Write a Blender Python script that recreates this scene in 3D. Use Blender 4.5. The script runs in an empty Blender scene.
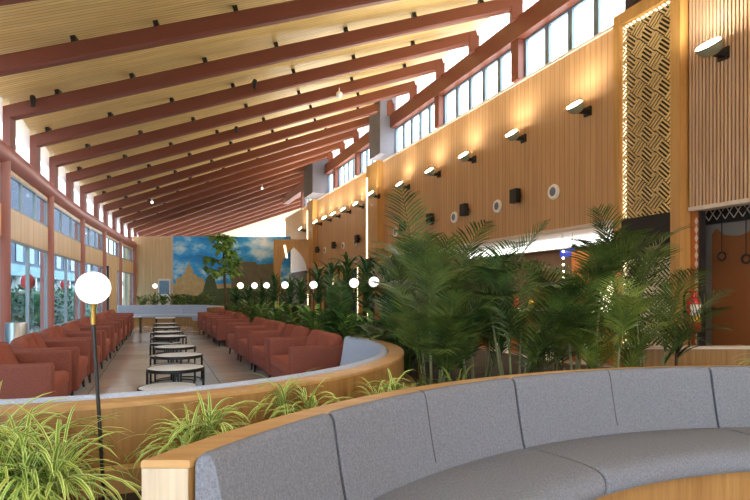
import bpy, bmesh, math, random
from mathutils import Vector, Matrix
R = random.Random(7)
PI = math.pi
rad = math.radians
S = bpy.context.scene
COL = S.collection
EYE = 1.25                                   # eye height above the floor
F = 540.0

def at(u, v, Y):                             # survey helper: where a sight line reaches distance Y
    return Vector(((u - 375) / F * Y, Y, EYE + (293 - v) / F * Y))

# ------------------------------------------------------------------ materials
def new_mat(name):
    m = bpy.data.materials.new(name); m.use_nodes = True
    nt = m.node_tree
    return m, nt, nt.nodes['Principled BSDF'], nt.nodes['Material Output']

def node(nt, t, **kw):
    n = nt.nodes.new(t)
    for k, v in kw.items():
        if k in n.inputs: n.inputs[k].default_value = v
        else: setattr(n, k, v)
    return n

def lin(c):
    return tuple(((x / 12.92) if x <= .04045 else ((x + .055) / 1.055) ** 2.4) for x in c[:3]) + (1,)

def rgb(r, g, b): return lin((r / 255, g / 255, b / 255))

def plain(name, col, rough=.6, metal=0.0, var=.06, scale=6.0, bump=0.0, bscale=200.0):
    m, nt, p, o = new_mat(name)
    tc = node(nt, 'ShaderNodeTexCoord')
    nz = node(nt, 'ShaderNodeTexNoise', Scale=scale, Detail=3.0)
    nt.links.new(tc.outputs['Object'], nz.inputs['Vector'])
    mx = node(nt, 'ShaderNodeMix', data_type='RGBA')
    a = [c * (1 - var) for c in col[:3]] + [1]; b = [min(1, c * (1 + var)) for c in col[:3]] + [1]
    mx.inputs[6].default_value = a; mx.inputs[7].default_value = b
    nt.links.new(nz.outputs['Fac'], mx.inputs[0]); nt.links.new(mx.outputs[2], p.inputs['Base Color'])
    p.inputs['Roughness'].default_value = rough; p.inputs['Metallic'].default_value = metal
    if bump:
        n2 = node(nt, 'ShaderNodeTexNoise', Scale=bscale, Detail=2.0)
        nt.links.new(tc.outputs['Object'], n2.inputs['Vector'])
        bp = node(nt, 'ShaderNodeBump', Strength=bump, Distance=.004)
        nt.links.new(n2.outputs['Fac'], bp.inputs['Height']); nt.links.new(bp.outputs['Normal'], p.inputs['Normal'])
    return m

def fabric(name, c1, c2, scale=260.0, bump=.35, rough=.95):
    m, nt, p, o = new_mat(name)
    tc = node(nt, 'ShaderNodeTexCoord')
    n1 = node(nt, 'ShaderNodeTexNoise', Scale=scale, Detail=4.0, Roughness=.7)
    n2 = node(nt, 'ShaderNodeTexNoise', Scale=scale * .4, Detail=2.0)
    for n in (n1, n2): nt.links.new(tc.outputs['Object'], n.inputs['Vector'])
    ad = node(nt, 'ShaderNodeMath', operation='MULTIPLY_ADD'); ad.inputs[1].default_value = .35; 
    nt.links.new(n2.outputs['Fac'], ad.inputs[0]); 
    sc = node(nt, 'ShaderNodeMath', operation='MULTIPLY'); sc.inputs[1].default_value = .65
    nt.links.new(n1.outputs['Fac'], sc.inputs[0]); nt.links.new(sc.outputs[0], ad.inputs[2])
    cr = node(nt, 'ShaderNodeValToRGB')
    cr.color_ramp.elements[0].position = .36; cr.color_ramp.elements[0].color = c1
    cr.color_ramp.elements[1].position = .64; cr.color_ramp.elements[1].color = c2
    nt.links.new(ad.outputs[0], cr.inputs[0]); nt.links.new(cr.outputs[0], p.inputs['Base Color'])
    p.inputs['Roughness'].default_value = rough
    p.inputs['Specular IOR Level'].default_value = .2
    bp = node(nt, 'ShaderNodeBump', Strength=bump, Distance=.002)
    nt.links.new(n1.outputs['Fac'], bp.inputs['Height']); nt.links.new(bp.outputs['Normal'], p.inputs['Normal'])
    return m

def wood(name, c1, c2, coord='Object', grain='Z', rough=.45, scale=18.0, board=None, groove=.06, gcol=None, bvar=.12, stretch=.06):
    """grain runs along one axis; board=(axis, width) splits the surface into boards with a thin groove."""
    m, nt, p, o = new_mat(name)
    tc = node(nt, 'ShaderNodeTexCoord')
    mp = node(nt, 'ShaderNodeMapping')
    s = {'X': (stretch, 1, 1), 'Y': (1, stretch, 1), 'Z': (1, 1, stretch)}[grain]
    mp.inputs['Scale'].default_value = s
    nt.links.new(tc.outputs[coord], mp.inputs['Vector'])
    nz = node(nt, 'ShaderNodeTexNoise', Scale=scale, Detail=6.0, Roughness=.6, Distortion=.4)
    nt.links.new(mp.outputs[0], nz.inputs['Vector'])
    cr = node(nt, 'ShaderNodeValToRGB')
    cr.color_ramp.elements[0].position = .3; cr.color_ramp.elements[0].color = c1
    cr.color_ramp.elements[1].position = .7; cr.color_ramp.elements[1].color = c2
    nt.links.new(nz.outputs['Fac'], cr.inputs[0])
    out = cr.outputs[0]
    if board:
        ax, w = board
        sx = node(nt, 'ShaderNodeSeparateXYZ'); nt.links.new(tc.outputs[coord], sx.inputs[0])
        dv = node(nt, 'ShaderNodeMath', operation='DIVIDE'); dv.inputs[1].default_value = w
        nt.links.new(sx.outputs[ax], dv.inputs[0])
        fl = node(nt, 'ShaderNodeMath', operation='FLOOR'); nt.links.new(dv.outputs[0], fl.inputs[0])
        wn = node(nt, 'ShaderNodeTexWhiteNoise', noise_dimensions='1D'); nt.links.new(fl.outputs[0], wn.inputs['W'])
        mr = node(nt, 'ShaderNodeMapRange'); mr.inputs['To Min'].default_value = 1 - bvar; mr.inputs['To Max'].default_value = 1 + bvar
        nt.links.new(wn.outputs['Value'], mr.inputs['Value'])
        mu = node(nt, 'ShaderNodeVectorMath', operation='SCALE')
        nt.links.new(out, mu.inputs[0]); nt.links.new(mr.outputs[0], mu.inputs['Scale'])
        fr = node(nt, 'ShaderNodeMath', operation='FRACT'); nt.links.new(dv.outputs[0], fr.inputs[0])
        lt = node(nt, 'ShaderNodeMath', operation='LESS_THAN'); lt.inputs[1].default_value = groove
        nt.links.new(fr.outputs[0], lt.inputs[0])
        mx = node(nt, 'ShaderNodeMix', data_type='RGBA')
        nt.links.new(lt.outputs[0], mx.inputs[0]); nt.links.new(mu.outputs[0], mx.inputs[6])
        mx.inputs[7].default_value = gcol or tuple(c * .35 for c in c1[:3]) + (1,)
        out = mx.outputs[2]
    nt.links.new(out, p.inputs['Base Color'])
    p.inputs['Roughness'].default_value = rough
    return m

def emit(name, col, strength):
    m, nt, p, o = new_mat(name)
    nt.nodes.remove(p)
    e = node(nt, 'ShaderNodeEmission', Color=col, Strength=strength)
    nt.links.new(e.outputs[0], o.inputs['Surface'])
    return m

def glassy(name, tint, gloss=.1, rough=.02):
    m, nt, p, o = new_mat(name)
    nt.nodes.remove(p)
    t = node(nt, 'ShaderNodeBsdfTransparent', Color=tint)
    g = node(nt, 'ShaderNodeBsdfGlossy', Color=(1, 1, 1, 1), Roughness=rough)
    mx = node(nt, 'ShaderNodeMixShader'); mx.inputs[0].default_value = gloss
    nt.links.new(t.outputs[0], mx.inputs[1]); nt.links.new(g.outputs[0], mx.inputs[2])
    nt.links.new(mx.outputs[0], o.inputs['Surface'])
    return m

def frosted(name, col, trans=.55):
    m, nt, p, o = new_mat(name)
    nt.nodes.remove(p)
    t = node(nt, 'ShaderNodeBsdfTransparent', Color=col)
    d = node(nt, 'ShaderNodeBsdfTranslucent', Color=col)
    d2 = node(nt, 'ShaderNodeBsdfDiffuse', Color=col)
    m1 = node(nt, 'ShaderNodeMixShader'); m1.inputs[0].default_value = .35
    nt.links.new(d.outputs[0], m1.inputs[1]); nt.links.new(d2.outputs[0], m1.inputs[2])
    m2 = node(nt, 'ShaderNodeMixShader'); m2.inputs[0].default_value = trans
    nt.links.new(m1.outputs[0], m2.inputs[1]); nt.links.new(t.outputs[0], m2.inputs[2])
    nt.links.new(m2.outputs[0], o.inputs['Surface'])
    return m

def leafmat(name, c1, c2, scale=9.0, rough=.45, streak=None):
    m, nt, p, o = new_mat(name)
    tc = node(nt, 'ShaderNodeTexCoord')
    nz = node(nt, 'ShaderNodeTexNoise', Scale=scale, Detail=2.0)
    nt.links.new(tc.outputs['Object'], nz.inputs['Vector'])
    cr = node(nt, 'ShaderNodeValToRGB')
    cr.color_ramp.elements[0].position = .35; cr.color_ramp.elements[0].color = c1
    cr.color_ramp.elements[1].position = .68; cr.color_ramp.elements[1].color = c2
    nt.links.new(nz.outputs['Fac'], cr.inputs[0])
    out = cr.outputs[0]
    if streak:                                # pale margin, uv.x runs across the blade
        sx = node(nt, 'ShaderNodeSeparateXYZ'); nt.links.new(tc.outputs['UV'], sx.inputs[0])
        s1 = node(nt, 'ShaderNodeMath', operation='SUBTRACT'); s1.inputs[1].default_value = .5; nt.links.new(sx.outputs[0], s1.inputs[0])
        ab = node(nt, 'ShaderNodeMath', operation='ABSOLUTE'); nt.links.new(s1.outputs[0], ab.inputs[0])
        gt = node(nt, 'ShaderNodeMath', operation='GREATER_THAN'); gt.inputs[1].default_value = .27; nt.links.new(ab.outputs[0], gt.inputs[0])
        mx = node(nt, 'ShaderNodeMix', data_type='RGBA'); nt.links.new(gt.outputs[0], mx.inputs[0])
        nt.links.new(out, mx.inputs[6]); mx.inputs[7].default_value = streak
        out = mx.outputs[2]
    nt.links.new(out, p.inputs['Base Color'])
    p.inputs['Roughness'].default_value = rough
    tr = node(nt, 'ShaderNodeBsdfTranslucent'); nt.links.new(out, tr.inputs['Color'])
    ms = node(nt, 'ShaderNodeMixShader'); ms.inputs[0].default_value = .18
    nt.links.new(p.outputs[0], ms.inputs[1]); nt.links.new(tr.outputs[0], ms.inputs[2])
    nt.links.new(ms.outputs[0], o.inputs['Surface'])
    return m

def floormat():
    m, nt, p, o = new_mat('floor_stone')
    tc = node(nt, 'ShaderNodeTexCoord')
    mp = node(nt, 'ShaderNodeMapping'); mp.inputs['Rotation'].default_value = (0, 0, rad(-21.9))
    nt.links.new(tc.outputs['Object'], mp.inputs[0])
    br = node(nt, 'ShaderNodeTexBrick', offset=0.0, Scale=1.0)
    br.inputs['Color1'].default_value = rgb(212, 212, 214); br.inputs['Color2'].default_value = rgb(198, 196, 196)
    br.inputs['Mortar'].default_value = rgb(120, 112, 104)
    br.inputs['Mortar Size'].default_value = .004; br.inputs['Brick Width'].default_value = .8; br.inputs['Row Height'].default_value = .8
    nt.links.new(mp.outputs[0], br.inputs['Vector'])
    nz = node(nt, 'ShaderNodeTexNoise', Scale=1.3, Detail=6.0, Roughness=.65)
    nt.links.new(mp.outputs[0], nz.inputs['Vector'])
    cr = node(nt, 'ShaderNodeValToRGB'); cr.color_ramp.elements[0].color = (.8, .77, .74, 1); cr.color_ramp.elements[1].color = (1.1, 1.1, 1.1, 1)
    nt.links.new(nz.outputs['Fac'], cr.inputs[0])
    mu = node(nt, 'ShaderNodeMix', data_type='RGBA', blend_type='MULTIPLY'); mu.inputs[0].default_value = 1
    nt.links.new(br.outputs['Color'], mu.inputs[6]); nt.links.new(cr.outputs[0], mu.inputs[7])
    nt.links.new(mu.outputs[2], p.inputs['Base Color'])
    p.inputs['Roughness'].default_value = .12
    p.inputs['Specular IOR Level'].default_value = .6
    return m

def muralmat():
    m, nt, p, o = new_mat('printed_sky_mural')
    tc = node(nt, 'ShaderNodeTexCoord')
    mp = node(nt, 'ShaderNodeMapping'); mp.inputs['Scale'].default_value = (1.0, 1, 1.7)
    nt.links.new(tc.outputs['Object'], mp.inputs[0])
    nz = node(nt, 'ShaderNodeTexNoise', Scale=.75, Detail=7.0, Roughness=.58)
    mp.inputs['Location'].default_value = (3.1, 0, 1.2)
    nt.links.new(mp.outputs[0], nz.inputs['Vector'])
    cr = node(nt, 'ShaderNodeValToRGB')
    e = cr.color_ramp.elements
    e[0].position = .40; e[0].color = rgb(30, 140, 220)
    e[1].position = .66; e[1].color = rgb(245, 248, 250)
    k = e.new(.50); k.color = rgb(66, 172, 236)
    k = e.new(.56); k.color = rgb(170, 216, 240)
    nt.links.new(nz.outputs['Fac'], cr.inputs[0]); nt.links.new(cr.outputs[0], p.inputs['Base Color'])
    p.inputs['Roughness'].default_value = .5
    return m

M = {}
M['grey'] = fabric('grey_upholstery', rgb(100, 105, 116), rgb(134, 140, 152))
M['pale_grey'] = fabric('pale_grey_upholstery', rgb(150, 162, 184), rgb(184, 196, 216))
M['seam'] = plain('seam_thread', rgb(78, 80, 88), .9)
M['terra'] = fabric('terracotta_upholstery', rgb(116, 66, 56), rgb(150, 92, 80), 240, .25)
M['terra2'] = fabric('terracotta_cushion', rgb(130, 70, 56), rgb(164, 98, 82), 240, .25)
M['oak'] = wood('oak_veneer', rgb(138, 100, 52), rgb(170, 130, 76), grain='Z', scale=24, stretch=.07)
M['oak_top'] = wood('oak_rim', rgb(172, 132, 80), rgb(198, 158, 104), grain='X', scale=20, stretch=.12)
M['oak_lit'] = wood('lit_oak_end', rgb(178, 162, 138), rgb(206, 192, 168), grain='Z', scale=30, stretch=.05)  # oak made paler for the light falling on the sofa's end face
M['ceil'] = wood('ceiling_boards', rgb(210, 174, 106), rgb(234, 204, 138), coord='UV', grain='X', scale=9, board=(1, .062), groove=.12, gcol=rgb(140, 104, 56), bvar=.06, stretch=.1)
M['wallwood'] = wood('wall_boards', rgb(180, 136, 92), rgb(198, 156, 110), grain='Z', scale=14, board=(0, .115), groove=.09, gcol=rgb(146, 106, 72), bvar=.07, rough=.5)
M['ribwood'] = wood('ribbed_slats', rgb(186, 150, 120), rgb(208, 174, 142), grain='Z', scale=20, rough=.55)
M['ribback'] = plain('rib_backing', rgb(92, 60, 38), .8)
M['gold'] = wood('golden_wood', rgb(174, 128, 68), rgb(202, 156, 94), grain='Z', scale=16, rough=.4)
M['orange_wood'] = wood('orange_wood', rgb(158, 88, 34), rgb(186, 112, 50), grain='Z', scale=16)
M['tanwall'] = wood('tan_boards', rgb(206, 172, 124), rgb(226, 194, 148), grain='Z', scale=10, board=(0, .16), groove=.05, gcol=rgb(178, 142, 98), bvar=.04)
M['steel_red'] = plain('red_brown_paint', rgb(116, 62, 46), .5, var=.1, scale=2)
M['col_red'] = plain('dusty_red_paint', rgb(164, 102, 92), .5, var=.08, scale=2)
M['grey_pillar'] = plain('grey_plaster', rgb(116, 116, 128), .8, bump=.1)
M['shaded_pillar'] = plain('shaded_grey_plaster', rgb(92, 88, 96), .8)  # grey plaster darkened, shade of the far pillar put into its colour
M['dark_pillar'] = plain('dark_brown_plaster', rgb(60, 46, 44), .8)
M['alu'] = plain('grey_window_frame', rgb(140, 142, 142), .45, .2)
M['alu_blue'] = plain('blue_grey_window_frame', rgb(104, 122, 134), .45, .2)
M['white'] = plain('white_paint', rgb(232, 230, 226), .6, var=.02)
M['whitetrim'] = plain('pale_trim', rgb(206, 192, 178), .5, var=.02)
M['black'] = plain('black_metal', rgb(24, 24, 26), .4, var=.1)
M['blackleg'] = plain('black_wood_leg', rgb(34, 28, 28), .5)
M['brass'] = plain('brass', rgb(196, 160, 84), .3, .9, var=.05)
M['tabletop'] = plain('glossy_white_tabletop', rgb(226, 234, 240), .25, var=.03, scale=3)
M['steel'] = plain('brushed_steel', rgb(170, 172, 172), .3, .9)
M['floor'] = floormat()
M['soil'] = plain('potting_soil', rgb(52, 40, 30), .95, var=.4, scale=30, bump=.8, bscale=60)
M['glass'] = glassy('tinted_glass', (.55, .66, .72, 1), .10)
M['clear'] = glassy('clear_glass', (.95, .97, .98, 1), .05)
M['frost'] = frosted('frosted_glazing', (.95, .95, .96, 1))
M['globe'] = emit('globe_glow', (1.0, .96, .9, 1), 1.4)
M['globe_warm'] = emit('warm_globe_glow', (1.0, .82, .5, 1), 3.0)
M['led'] = emit('warm_led', (1.0, .80, .46, 1), 3.0)
M['lens'] = emit('lamp_lens', (1.0, .95, .80, 1), 220.0)
M['lampbody'] = plain('grey_green_housing', rgb(150, 152, 128), .4, .2)
M['lattice'] = plain('cream_fretwork', rgb(214, 186, 132), .5)
M['latback'] = plain('fret_backing', rgb(44, 28, 16), .8)
M['latpale'] = plain('white_fretwork', rgb(220, 214, 200), .5)
M['dark'] = plain('dark_panel', rgb(32, 28, 28), .6)
M['brown_board'] = plain('brown_board', rgb(132, 78, 38), .7, var=.05)
M['grey_panel'] = plain('grey_panel', rgb(132, 126, 120), .7)
M['red'] = plain('red_enamel', rgb(190, 22, 30), .3, var=.03)
M['label_w'] = plain('white_label', rgb(225, 220, 214), .6)
M['label_y'] = plain('yellow_label', rgb(222, 180, 40), .6)
M['rope'] = plain('dark_cord', rgb(44, 34, 30), .8)
M['palm'] = leafmat('palm_leaf', rgb(44, 66, 28), rgb(98, 122, 56), 5.0)
M['palm2'] = leafmat('palm_leaf_bluish', rgb(34, 68, 36), rgb(82, 122, 62), 5.0)
M['palm3'] = leafmat('palm_leaf_yellowish', rgb(76, 104, 38), rgb(146, 164, 70), 4.0)
M['broad'] = leafmat('broad_leaf', rgb(52, 104, 42), rgb(130, 178, 84), 6.0)
M['darkleaf'] = leafmat('dark_leaf', rgb(28, 62, 36), rgb(70, 118, 66), 6.0)
M['spider'] = leafmat('spider_plant_leaf', rgb(92, 140, 44), rgb(160, 190, 76), 5.0, streak=rgb(218, 226, 144))
M['shrub'] = leafmat('shrub_leaf', rgb(70, 100, 44), rgb(150, 160, 80), 5.0)
M['treeleaf'] = leafmat('tree_leaf', rgb(82, 124, 50), rgb(160, 194, 92), 4.0)
M['cane'] = plain('palm_cane', rgb(128, 138, 98), .6, var=.3, scale=20)
M['stem'] = plain('green_stem', rgb(96, 122, 58), .6)
M['bark'] = plain('bark', rgb(96, 78, 58), .9, var=.2, scale=20, bump=.5, bscale=50)
M['mural'] = muralmat()
M['ruin'] = plain('printed_sandstone', rgb(200, 174, 124), .6, var=.35, scale=5)
M['ruin_dark'] = plain('printed_dark_stone', rgb(112, 102, 74), .6, var=.35, scale=4)
M['ruin_green'] = plain('printed_trees', rgb(84, 100, 60), .6, var=.4, scale=4)
M['pave'] = plain('pale_paving', rgb(150, 148, 142), .8, var=.08)
M['hedge'] = leafmat('hedge_leaf', rgb(40, 76, 50), rgb(92, 130, 92), 3.0)
M['canopy'] = plain('pale_blue_cladding', rgb(124, 146, 158), .6, var=.06)
M['bwin'] = plain('shop_glass', rgb(52, 74, 88), .2, var=.2)
M['sky_block'] = plain('mauve_sky_block', rgb(88, 80, 94), .7)  # mauve stands in for room reflections in the transom panes
M['lantern'] = plain('red_paper', rgb(190, 40, 44), .6)
M['blue'] = plain('blue_sign', rgb(30, 60, 190), .5)
M['poster'] = plain('poster_picture', rgb(120, 150, 178), .5, var=.4, scale=7)
M['shopwall'] = plain('shop_wall', rgb(98, 74, 54), .8, var=.15, scale=2)
M['shopglow'] = emit('cove_light', (1.0, .98, .95, 1), 3.2)
M['niche'] = emit('niche_glow', (1.0, .86, .55, 1), 2.6)
M['bulb'] = emit('bulb_glow', (1.0, .84, .55, 1), 6.0)
M['terracotta_pot'] = plain('clay', rgb(150, 84, 56), .8)

# ------------------------------------------------------------------ mesh builder
class B:
    def __init__(s):
        s.bm = bmesh.new(); s.uv = s.bm.loops.layers.uv.new('UVMap')
    def face(s, pts, uvs=None):
        vs = [s.bm.verts.new(p) for p in pts]
        try: f = s.bm.faces.new(vs)
        except ValueError: return None
        if uvs:
            for l, t in zip(f.loops, uvs): l[s.uv].uv = t
        return f
    def hexa(s, o, ex, ey, ez):
        o, ex, ey, ez = map(Vector, (o, ex, ey, ez))
        v = [s.bm.verts.new(o + a * ex + b * ey + c * ez) for c in (0, 1) for b in (0, 1) for a in (0, 1)]
        fs = []
        for q in ((0, 2, 3, 1), (4, 5, 7, 6), (0, 1, 5, 4), (2, 6, 7, 3), (0, 4, 6, 2), (1, 3, 7, 5)):
            fs.append(s.bm.faces.new([v[i] for i in q]))
        if ex.cross(ey).dot(ez) < 0:
            for f in fs: f.normal_flip()
        return s
    def box(s, x0, x1, y0, y1, z0, z1):
        return s.hexa((x0, y0, z0), (x1 - x0, 0, 0), (0, y1 - y0, 0), (0, 0, z1 - z0))
    def rbox(s, x0, x1, y0, y1, z0, z1, r=.03, seg=3, mat=None):
        b = bmesh.new()
        bmesh.ops.create_cube(b, size=1)
        for v in b.verts:
            v.co = Vector((x0 + (v.co.x + .5) * (x1 - x0), y0 + (v.co.y + .5) * (y1 - y0), z0 + (v.co.z + .5) * (z1 - z0)))
        bmesh.ops.bevel(b, geom=b.edges[:], offset=r, segments=seg, profile=.5, affect='EDGES')
        s.merge(b, mat); return s
    def merge(s, b, mat=None):
        mp = {}
        for v in b.verts: mp[v.index if v.index >= 0 else id(v)] = None
        b.verts.index_update()
        nv = [s.bm.verts.new(mat @ v.co if mat else v.co) for v in b.verts]
        for f in b.faces:
            try: s.bm.faces.new([nv[v.index] for v in f.verts])
            except ValueError: pass
        b.free()
    def tube(s, pts, r, n=8, cap=True):
        pts = [Vector(p) for p in pts]
        rs = r if isinstance(r, (list, tuple)) else [r] * len(pts)
        rings = []
        up = Vector((0, 0, 1))
        for i, p in enumerate(pts):
            d = (pts[min(i + 1, len(pts) - 1)] - pts[max(i - 1, 0)]).normalized()
            a = d.cross(up)
            if a.length < 1e-3: a = d.cross(Vector((0, 1, 0)))
            a.normalize(); b = a.cross(d)
            rings.append([s.bm.verts.new(p + rs[i] * (math.cos(2 * PI * k / n) * a + math.sin(2 * PI * k / n) * b)) for k in range(n)])
        for i in range(len(rings) - 1):
            for k in range(n):
                s.bm.faces.new((rings[i][k], rings[i + 1][k], rings[i + 1][(k + 1) % n], rings[i][(k + 1) % n]))
        if cap:
            s.bm.faces.new(rings[0]); s.bm.faces.new(rings[-1][::-1])
        return s
    def lathe(s, prof, n=24, c=(0, 0, 0), sx=1, sy=1):
        c = Vector(c); rings = []
        for r, z in prof:
            if r < 1e-5: rings.append([s.bm.verts.new(c + Vector((0, 0, z)))])
            else: rings.append([s.bm.verts.new(c + Vector((sx * r * math.cos(2 * PI * k / n), sy * r * math.sin(2 * PI * k / n), z))) for k in range(n)])
        for i in range(len(rings) - 1):
            a, b = rings[i], rings[i + 1]
            for k in range(n):
                k2 = (k + 1) % n
                if len(a) == 1 and len(b) > 1: s.bm.faces.new((a[0], b[k2], b[k]))
                elif len(b) == 1 and len(a) > 1: s.bm.faces.new((a[k], a[k2], b[0]))
                elif len(a) > 1: s.bm.faces.new((a[k], a[k2], b[k2], b[k]))
        for ring, fl in ((rings[0], True), (rings[-1], False)):
            if len(ring) > 1: s.bm.faces.new(ring[::-1] if fl else ring)
        return s
    def sphere(s, c, r, n=16, m=10, sz=1):
        return s.lathe([(r * math.sin(PI * i / m), -r * sz * math.cos(PI * i / m)) for i in range(m + 1)], n, c)
    def prism(s, poly, o, ex, ey, ez):
        """poly 2-D in (ex,ey), extruded along ez"""
        o, ex, ey, ez = map(Vector, (o, ex, ey, ez))
        a = [s.bm.verts.new(o + p[0] * ex + p[1] * ey) for p in poly]
        b = [s.bm.verts.new(o + p[0] * ex + p[1] * ey + ez) for p in poly]
        n = len(poly)
        for i in range(n): s.bm.faces.new((a[i], a[(i + 1) % n], b[(i + 1) % n], b[i]))
        s.bm.faces.new(a[::-1]); s.bm.faces.new(b)
        return s
    def sweep(s, prof, c, a0, a1, n, cut=None, puff=0.0):
        """closed (r,z) profile swept round c from angle a0 to a1; cut = world Y of a straight end cut at a1"""
        cx, cy = c
        cr = sum(p[0] for p in prof) / len(prof); cz = sum(p[1] for p in prof) / len(prof)
        fr = [i / n for i in range(n + 1)]
        prs = [prof] * (n + 1)
        if puff:
            q = [(cr + (r - cr) * .9, cz + (z - cz) * .965) for r, z in prof]
            e = puff / cr / (a1 - a0)
            fr = [0, e * .35, e] + fr[1:-1] + [1 - e, 1 - e * .35, 1]
            h = [(cr + (r - cr) * .965, cz + (z - cz) * .99) for r, z in prof]
            prs = [q, h, prof] + [prof] * (n - 1) + [prof, h, q]
        rings = []
        for f, pr in zip(fr, prs):
            ring = []
            for r, z in pr:
                e = a1
                if cut is not None: e = PI - math.asin((cut - cy) / r)
                a = a0 + f * (e - a0)
                ring.append(s.bm.verts.new((cx + r * math.cos(a), cy + r * math.sin(a), z)))
            rings.append(ring)
        m = len(prof)
        for i in range(len(rings) - 1):
            for k in range(m):
                s.bm.faces.new((rings[i][k], rings[i + 1][k], rings[i + 1][(k + 1) % m], rings[i][(k + 1) % m]))
        s.bm.faces.new(rings[0]); s.bm.faces.new(rings[-1][::-1])
        return s

def obj(name, b, mat, parent=None, smooth=None, world=False, fixn=True):
    """one mesh object; world=True: coordinates are world ones and are moved into the parent's frame"""
    bm = b.bm
    if fixn: bmesh.ops.recalc_face_normals(bm, faces=bm.faces[:])
    if world and parent is not None:
        inv = (Matrix.Translation(parent.location) @ parent.rotation_euler.to_matrix().to_4x4()).inverted()
        bmesh.ops.transform(bm, matrix=inv, verts=bm.verts[:])
    me = bpy.data.meshes.new(name)
    bm.to_mesh(me); bm.free()
    me.materials.append(mat if not isinstance(mat, str) else M[mat])
    if smooth is not None:
        me.polygons.foreach_set('use_smooth', [True] * len(me.polygons))
        if smooth < 170: me.set_sharp_from_angle(angle=rad(smooth))
    o = bpy.data.objects.new(name, me); COL.objects.link(o)
    if parent: o.parent = parent
    return o

def tag(o, label, cat, group=None):
    o['label'] = label; o['category'] = cat
    if group: o['group'] = group
    return o

def thing(name, label, cat, loc=(0, 0, 0), rz=0.0, group=None):
    o = bpy.data.objects.new(name, None); COL.objects.link(o)
    o.location = loc; o.rotation_euler = (0, 0, rz); o.empty_display_size = .1
    return tag(o, label, cat, group)

def struct(o):
    o['kind'] = 'structure'; return o

def dup(root, loc, rz, label, group=None, scale=None):
    r = root.copy(); COL.objects.link(r); r.location = loc; r.rotation_euler = (0, 0, rz)
    r['label'] = label
    if group: r['group'] = group
    if scale: r.scale = (scale,) * 3
    for ch in list(root.children):
        c = ch.copy(); COL.objects.link(c); c.parent = r
        for g in list(ch.children):
            d = g.copy(); COL.objects.link(d); d.parent = c
    return r

ORD = ['first', 'second', 'third', 'fourth', 'fifth', 'sixth', 'seventh', 'eighth', 'ninth', 'tenth', 'eleventh', 'twelfth',
       'thirteenth', 'fourteenth', 'fifteenth', 'sixteenth', 'seventeenth', 'eighteenth', 'nineteenth', 'twentieth']

# ------------------------------------------------------------------ the hall's frame
W0 = Vector((6.67, 0, 0)); WT = Vector((-.402, 1, 0)).normalized(); WN = Vector((-WT.y, WT.x, 0))
WANG = math.atan2(WT.y, WT.x)
def W(s, d, z): return W0 + s * WT + d * WN + Vector((0, 0, z))
def wallthing(name, label, cat, s, d, z, group=None):
    return thing(name, label, cat, W(s, d, z), WANG, group)

FAC = [(-4.2, -1.75), (3.0, -4.05), (5.4, -4.9), (7.2, -5.52), (9.17, -6.21), (10.83, -6.83), (12.5, -7.46), (14.17, -8.04), (15.83, -8.6), (17.67, -9.12), (19.4, -9.68), (21.25, -10.23), (22.9, -10.71), (24.6, -11.18), (27, -11.85), (36, -14.3)]
def fx(Y):
    for (a, x), (b, w) in zip(FAC, FAC[1:]):
        if Y <= b or b == 36: return x + (w - x) * (Y - a) / (b - a)
def Lpt(n):
    Y = 9.16 + 1.71 * n
    return Vector((fx(max(Y, -4.2)), Y, 4.17))
def Rpt(n):
    Y = 9.91 + 1.333 * n
    return Vector((6.67 - .402 * Y + max(0, n - 10) * .32, Y, 6.46))

# ------------------------------------------------------------------ floor, ground, roof
b = B(); b.face([(-16, -4, 0), (14, -4, 0), (14, 34, 0), (-16, 34, 0)]); 
fl = struct(obj('floor', b, 'floor'))
b = B(); b.face([(-120, -90, -.06), (90, -90, -.06), (90, 140, -.06), (-120, 140, -.06)])
gr = struct(obj('ground', b, 'pave'))

b = B()
RH = .355
for n in range(-8, 22):
    l0, l1, r0, r1 = Lpt(n), Lpt(n + 1), Rpt(n), Rpt(n + 1)
    q = []
    for l, r in ((l0, r0), (l1, r1)):
        d = (r - l)
        q.append((l - d * .045 + Vector((0, 0, RH)), r + d * .06 + Vector((0, 0, RH))))
    (a0, c0), (a1, c1) = q
    L = (c0 - a0).length; w0 = (a1 - a0).length; w1 = (c1 - c0).length
    K = 8
    for k in range(K):
        t0, t1 = k / K, (k + 1) / K
        p = [a0.lerp(c0, t0), a0.lerp(c0, t1), a1.lerp(c1, t1), a1.lerp(c1, t0)]
        uv = [(L * t0, n * 1.52), (L * t1, n * 1.52), (L * t1, n * 1.52 + 1.52), (L * t0, n * 1.52 + 1.52)]
        b.face(p, uv)
        b.face([v + Vector((0, 0, .14)) for v in p][::-1])
obj('ceiling', b, 'ceil', fixn=False)['kind'] = 'structure'

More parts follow.
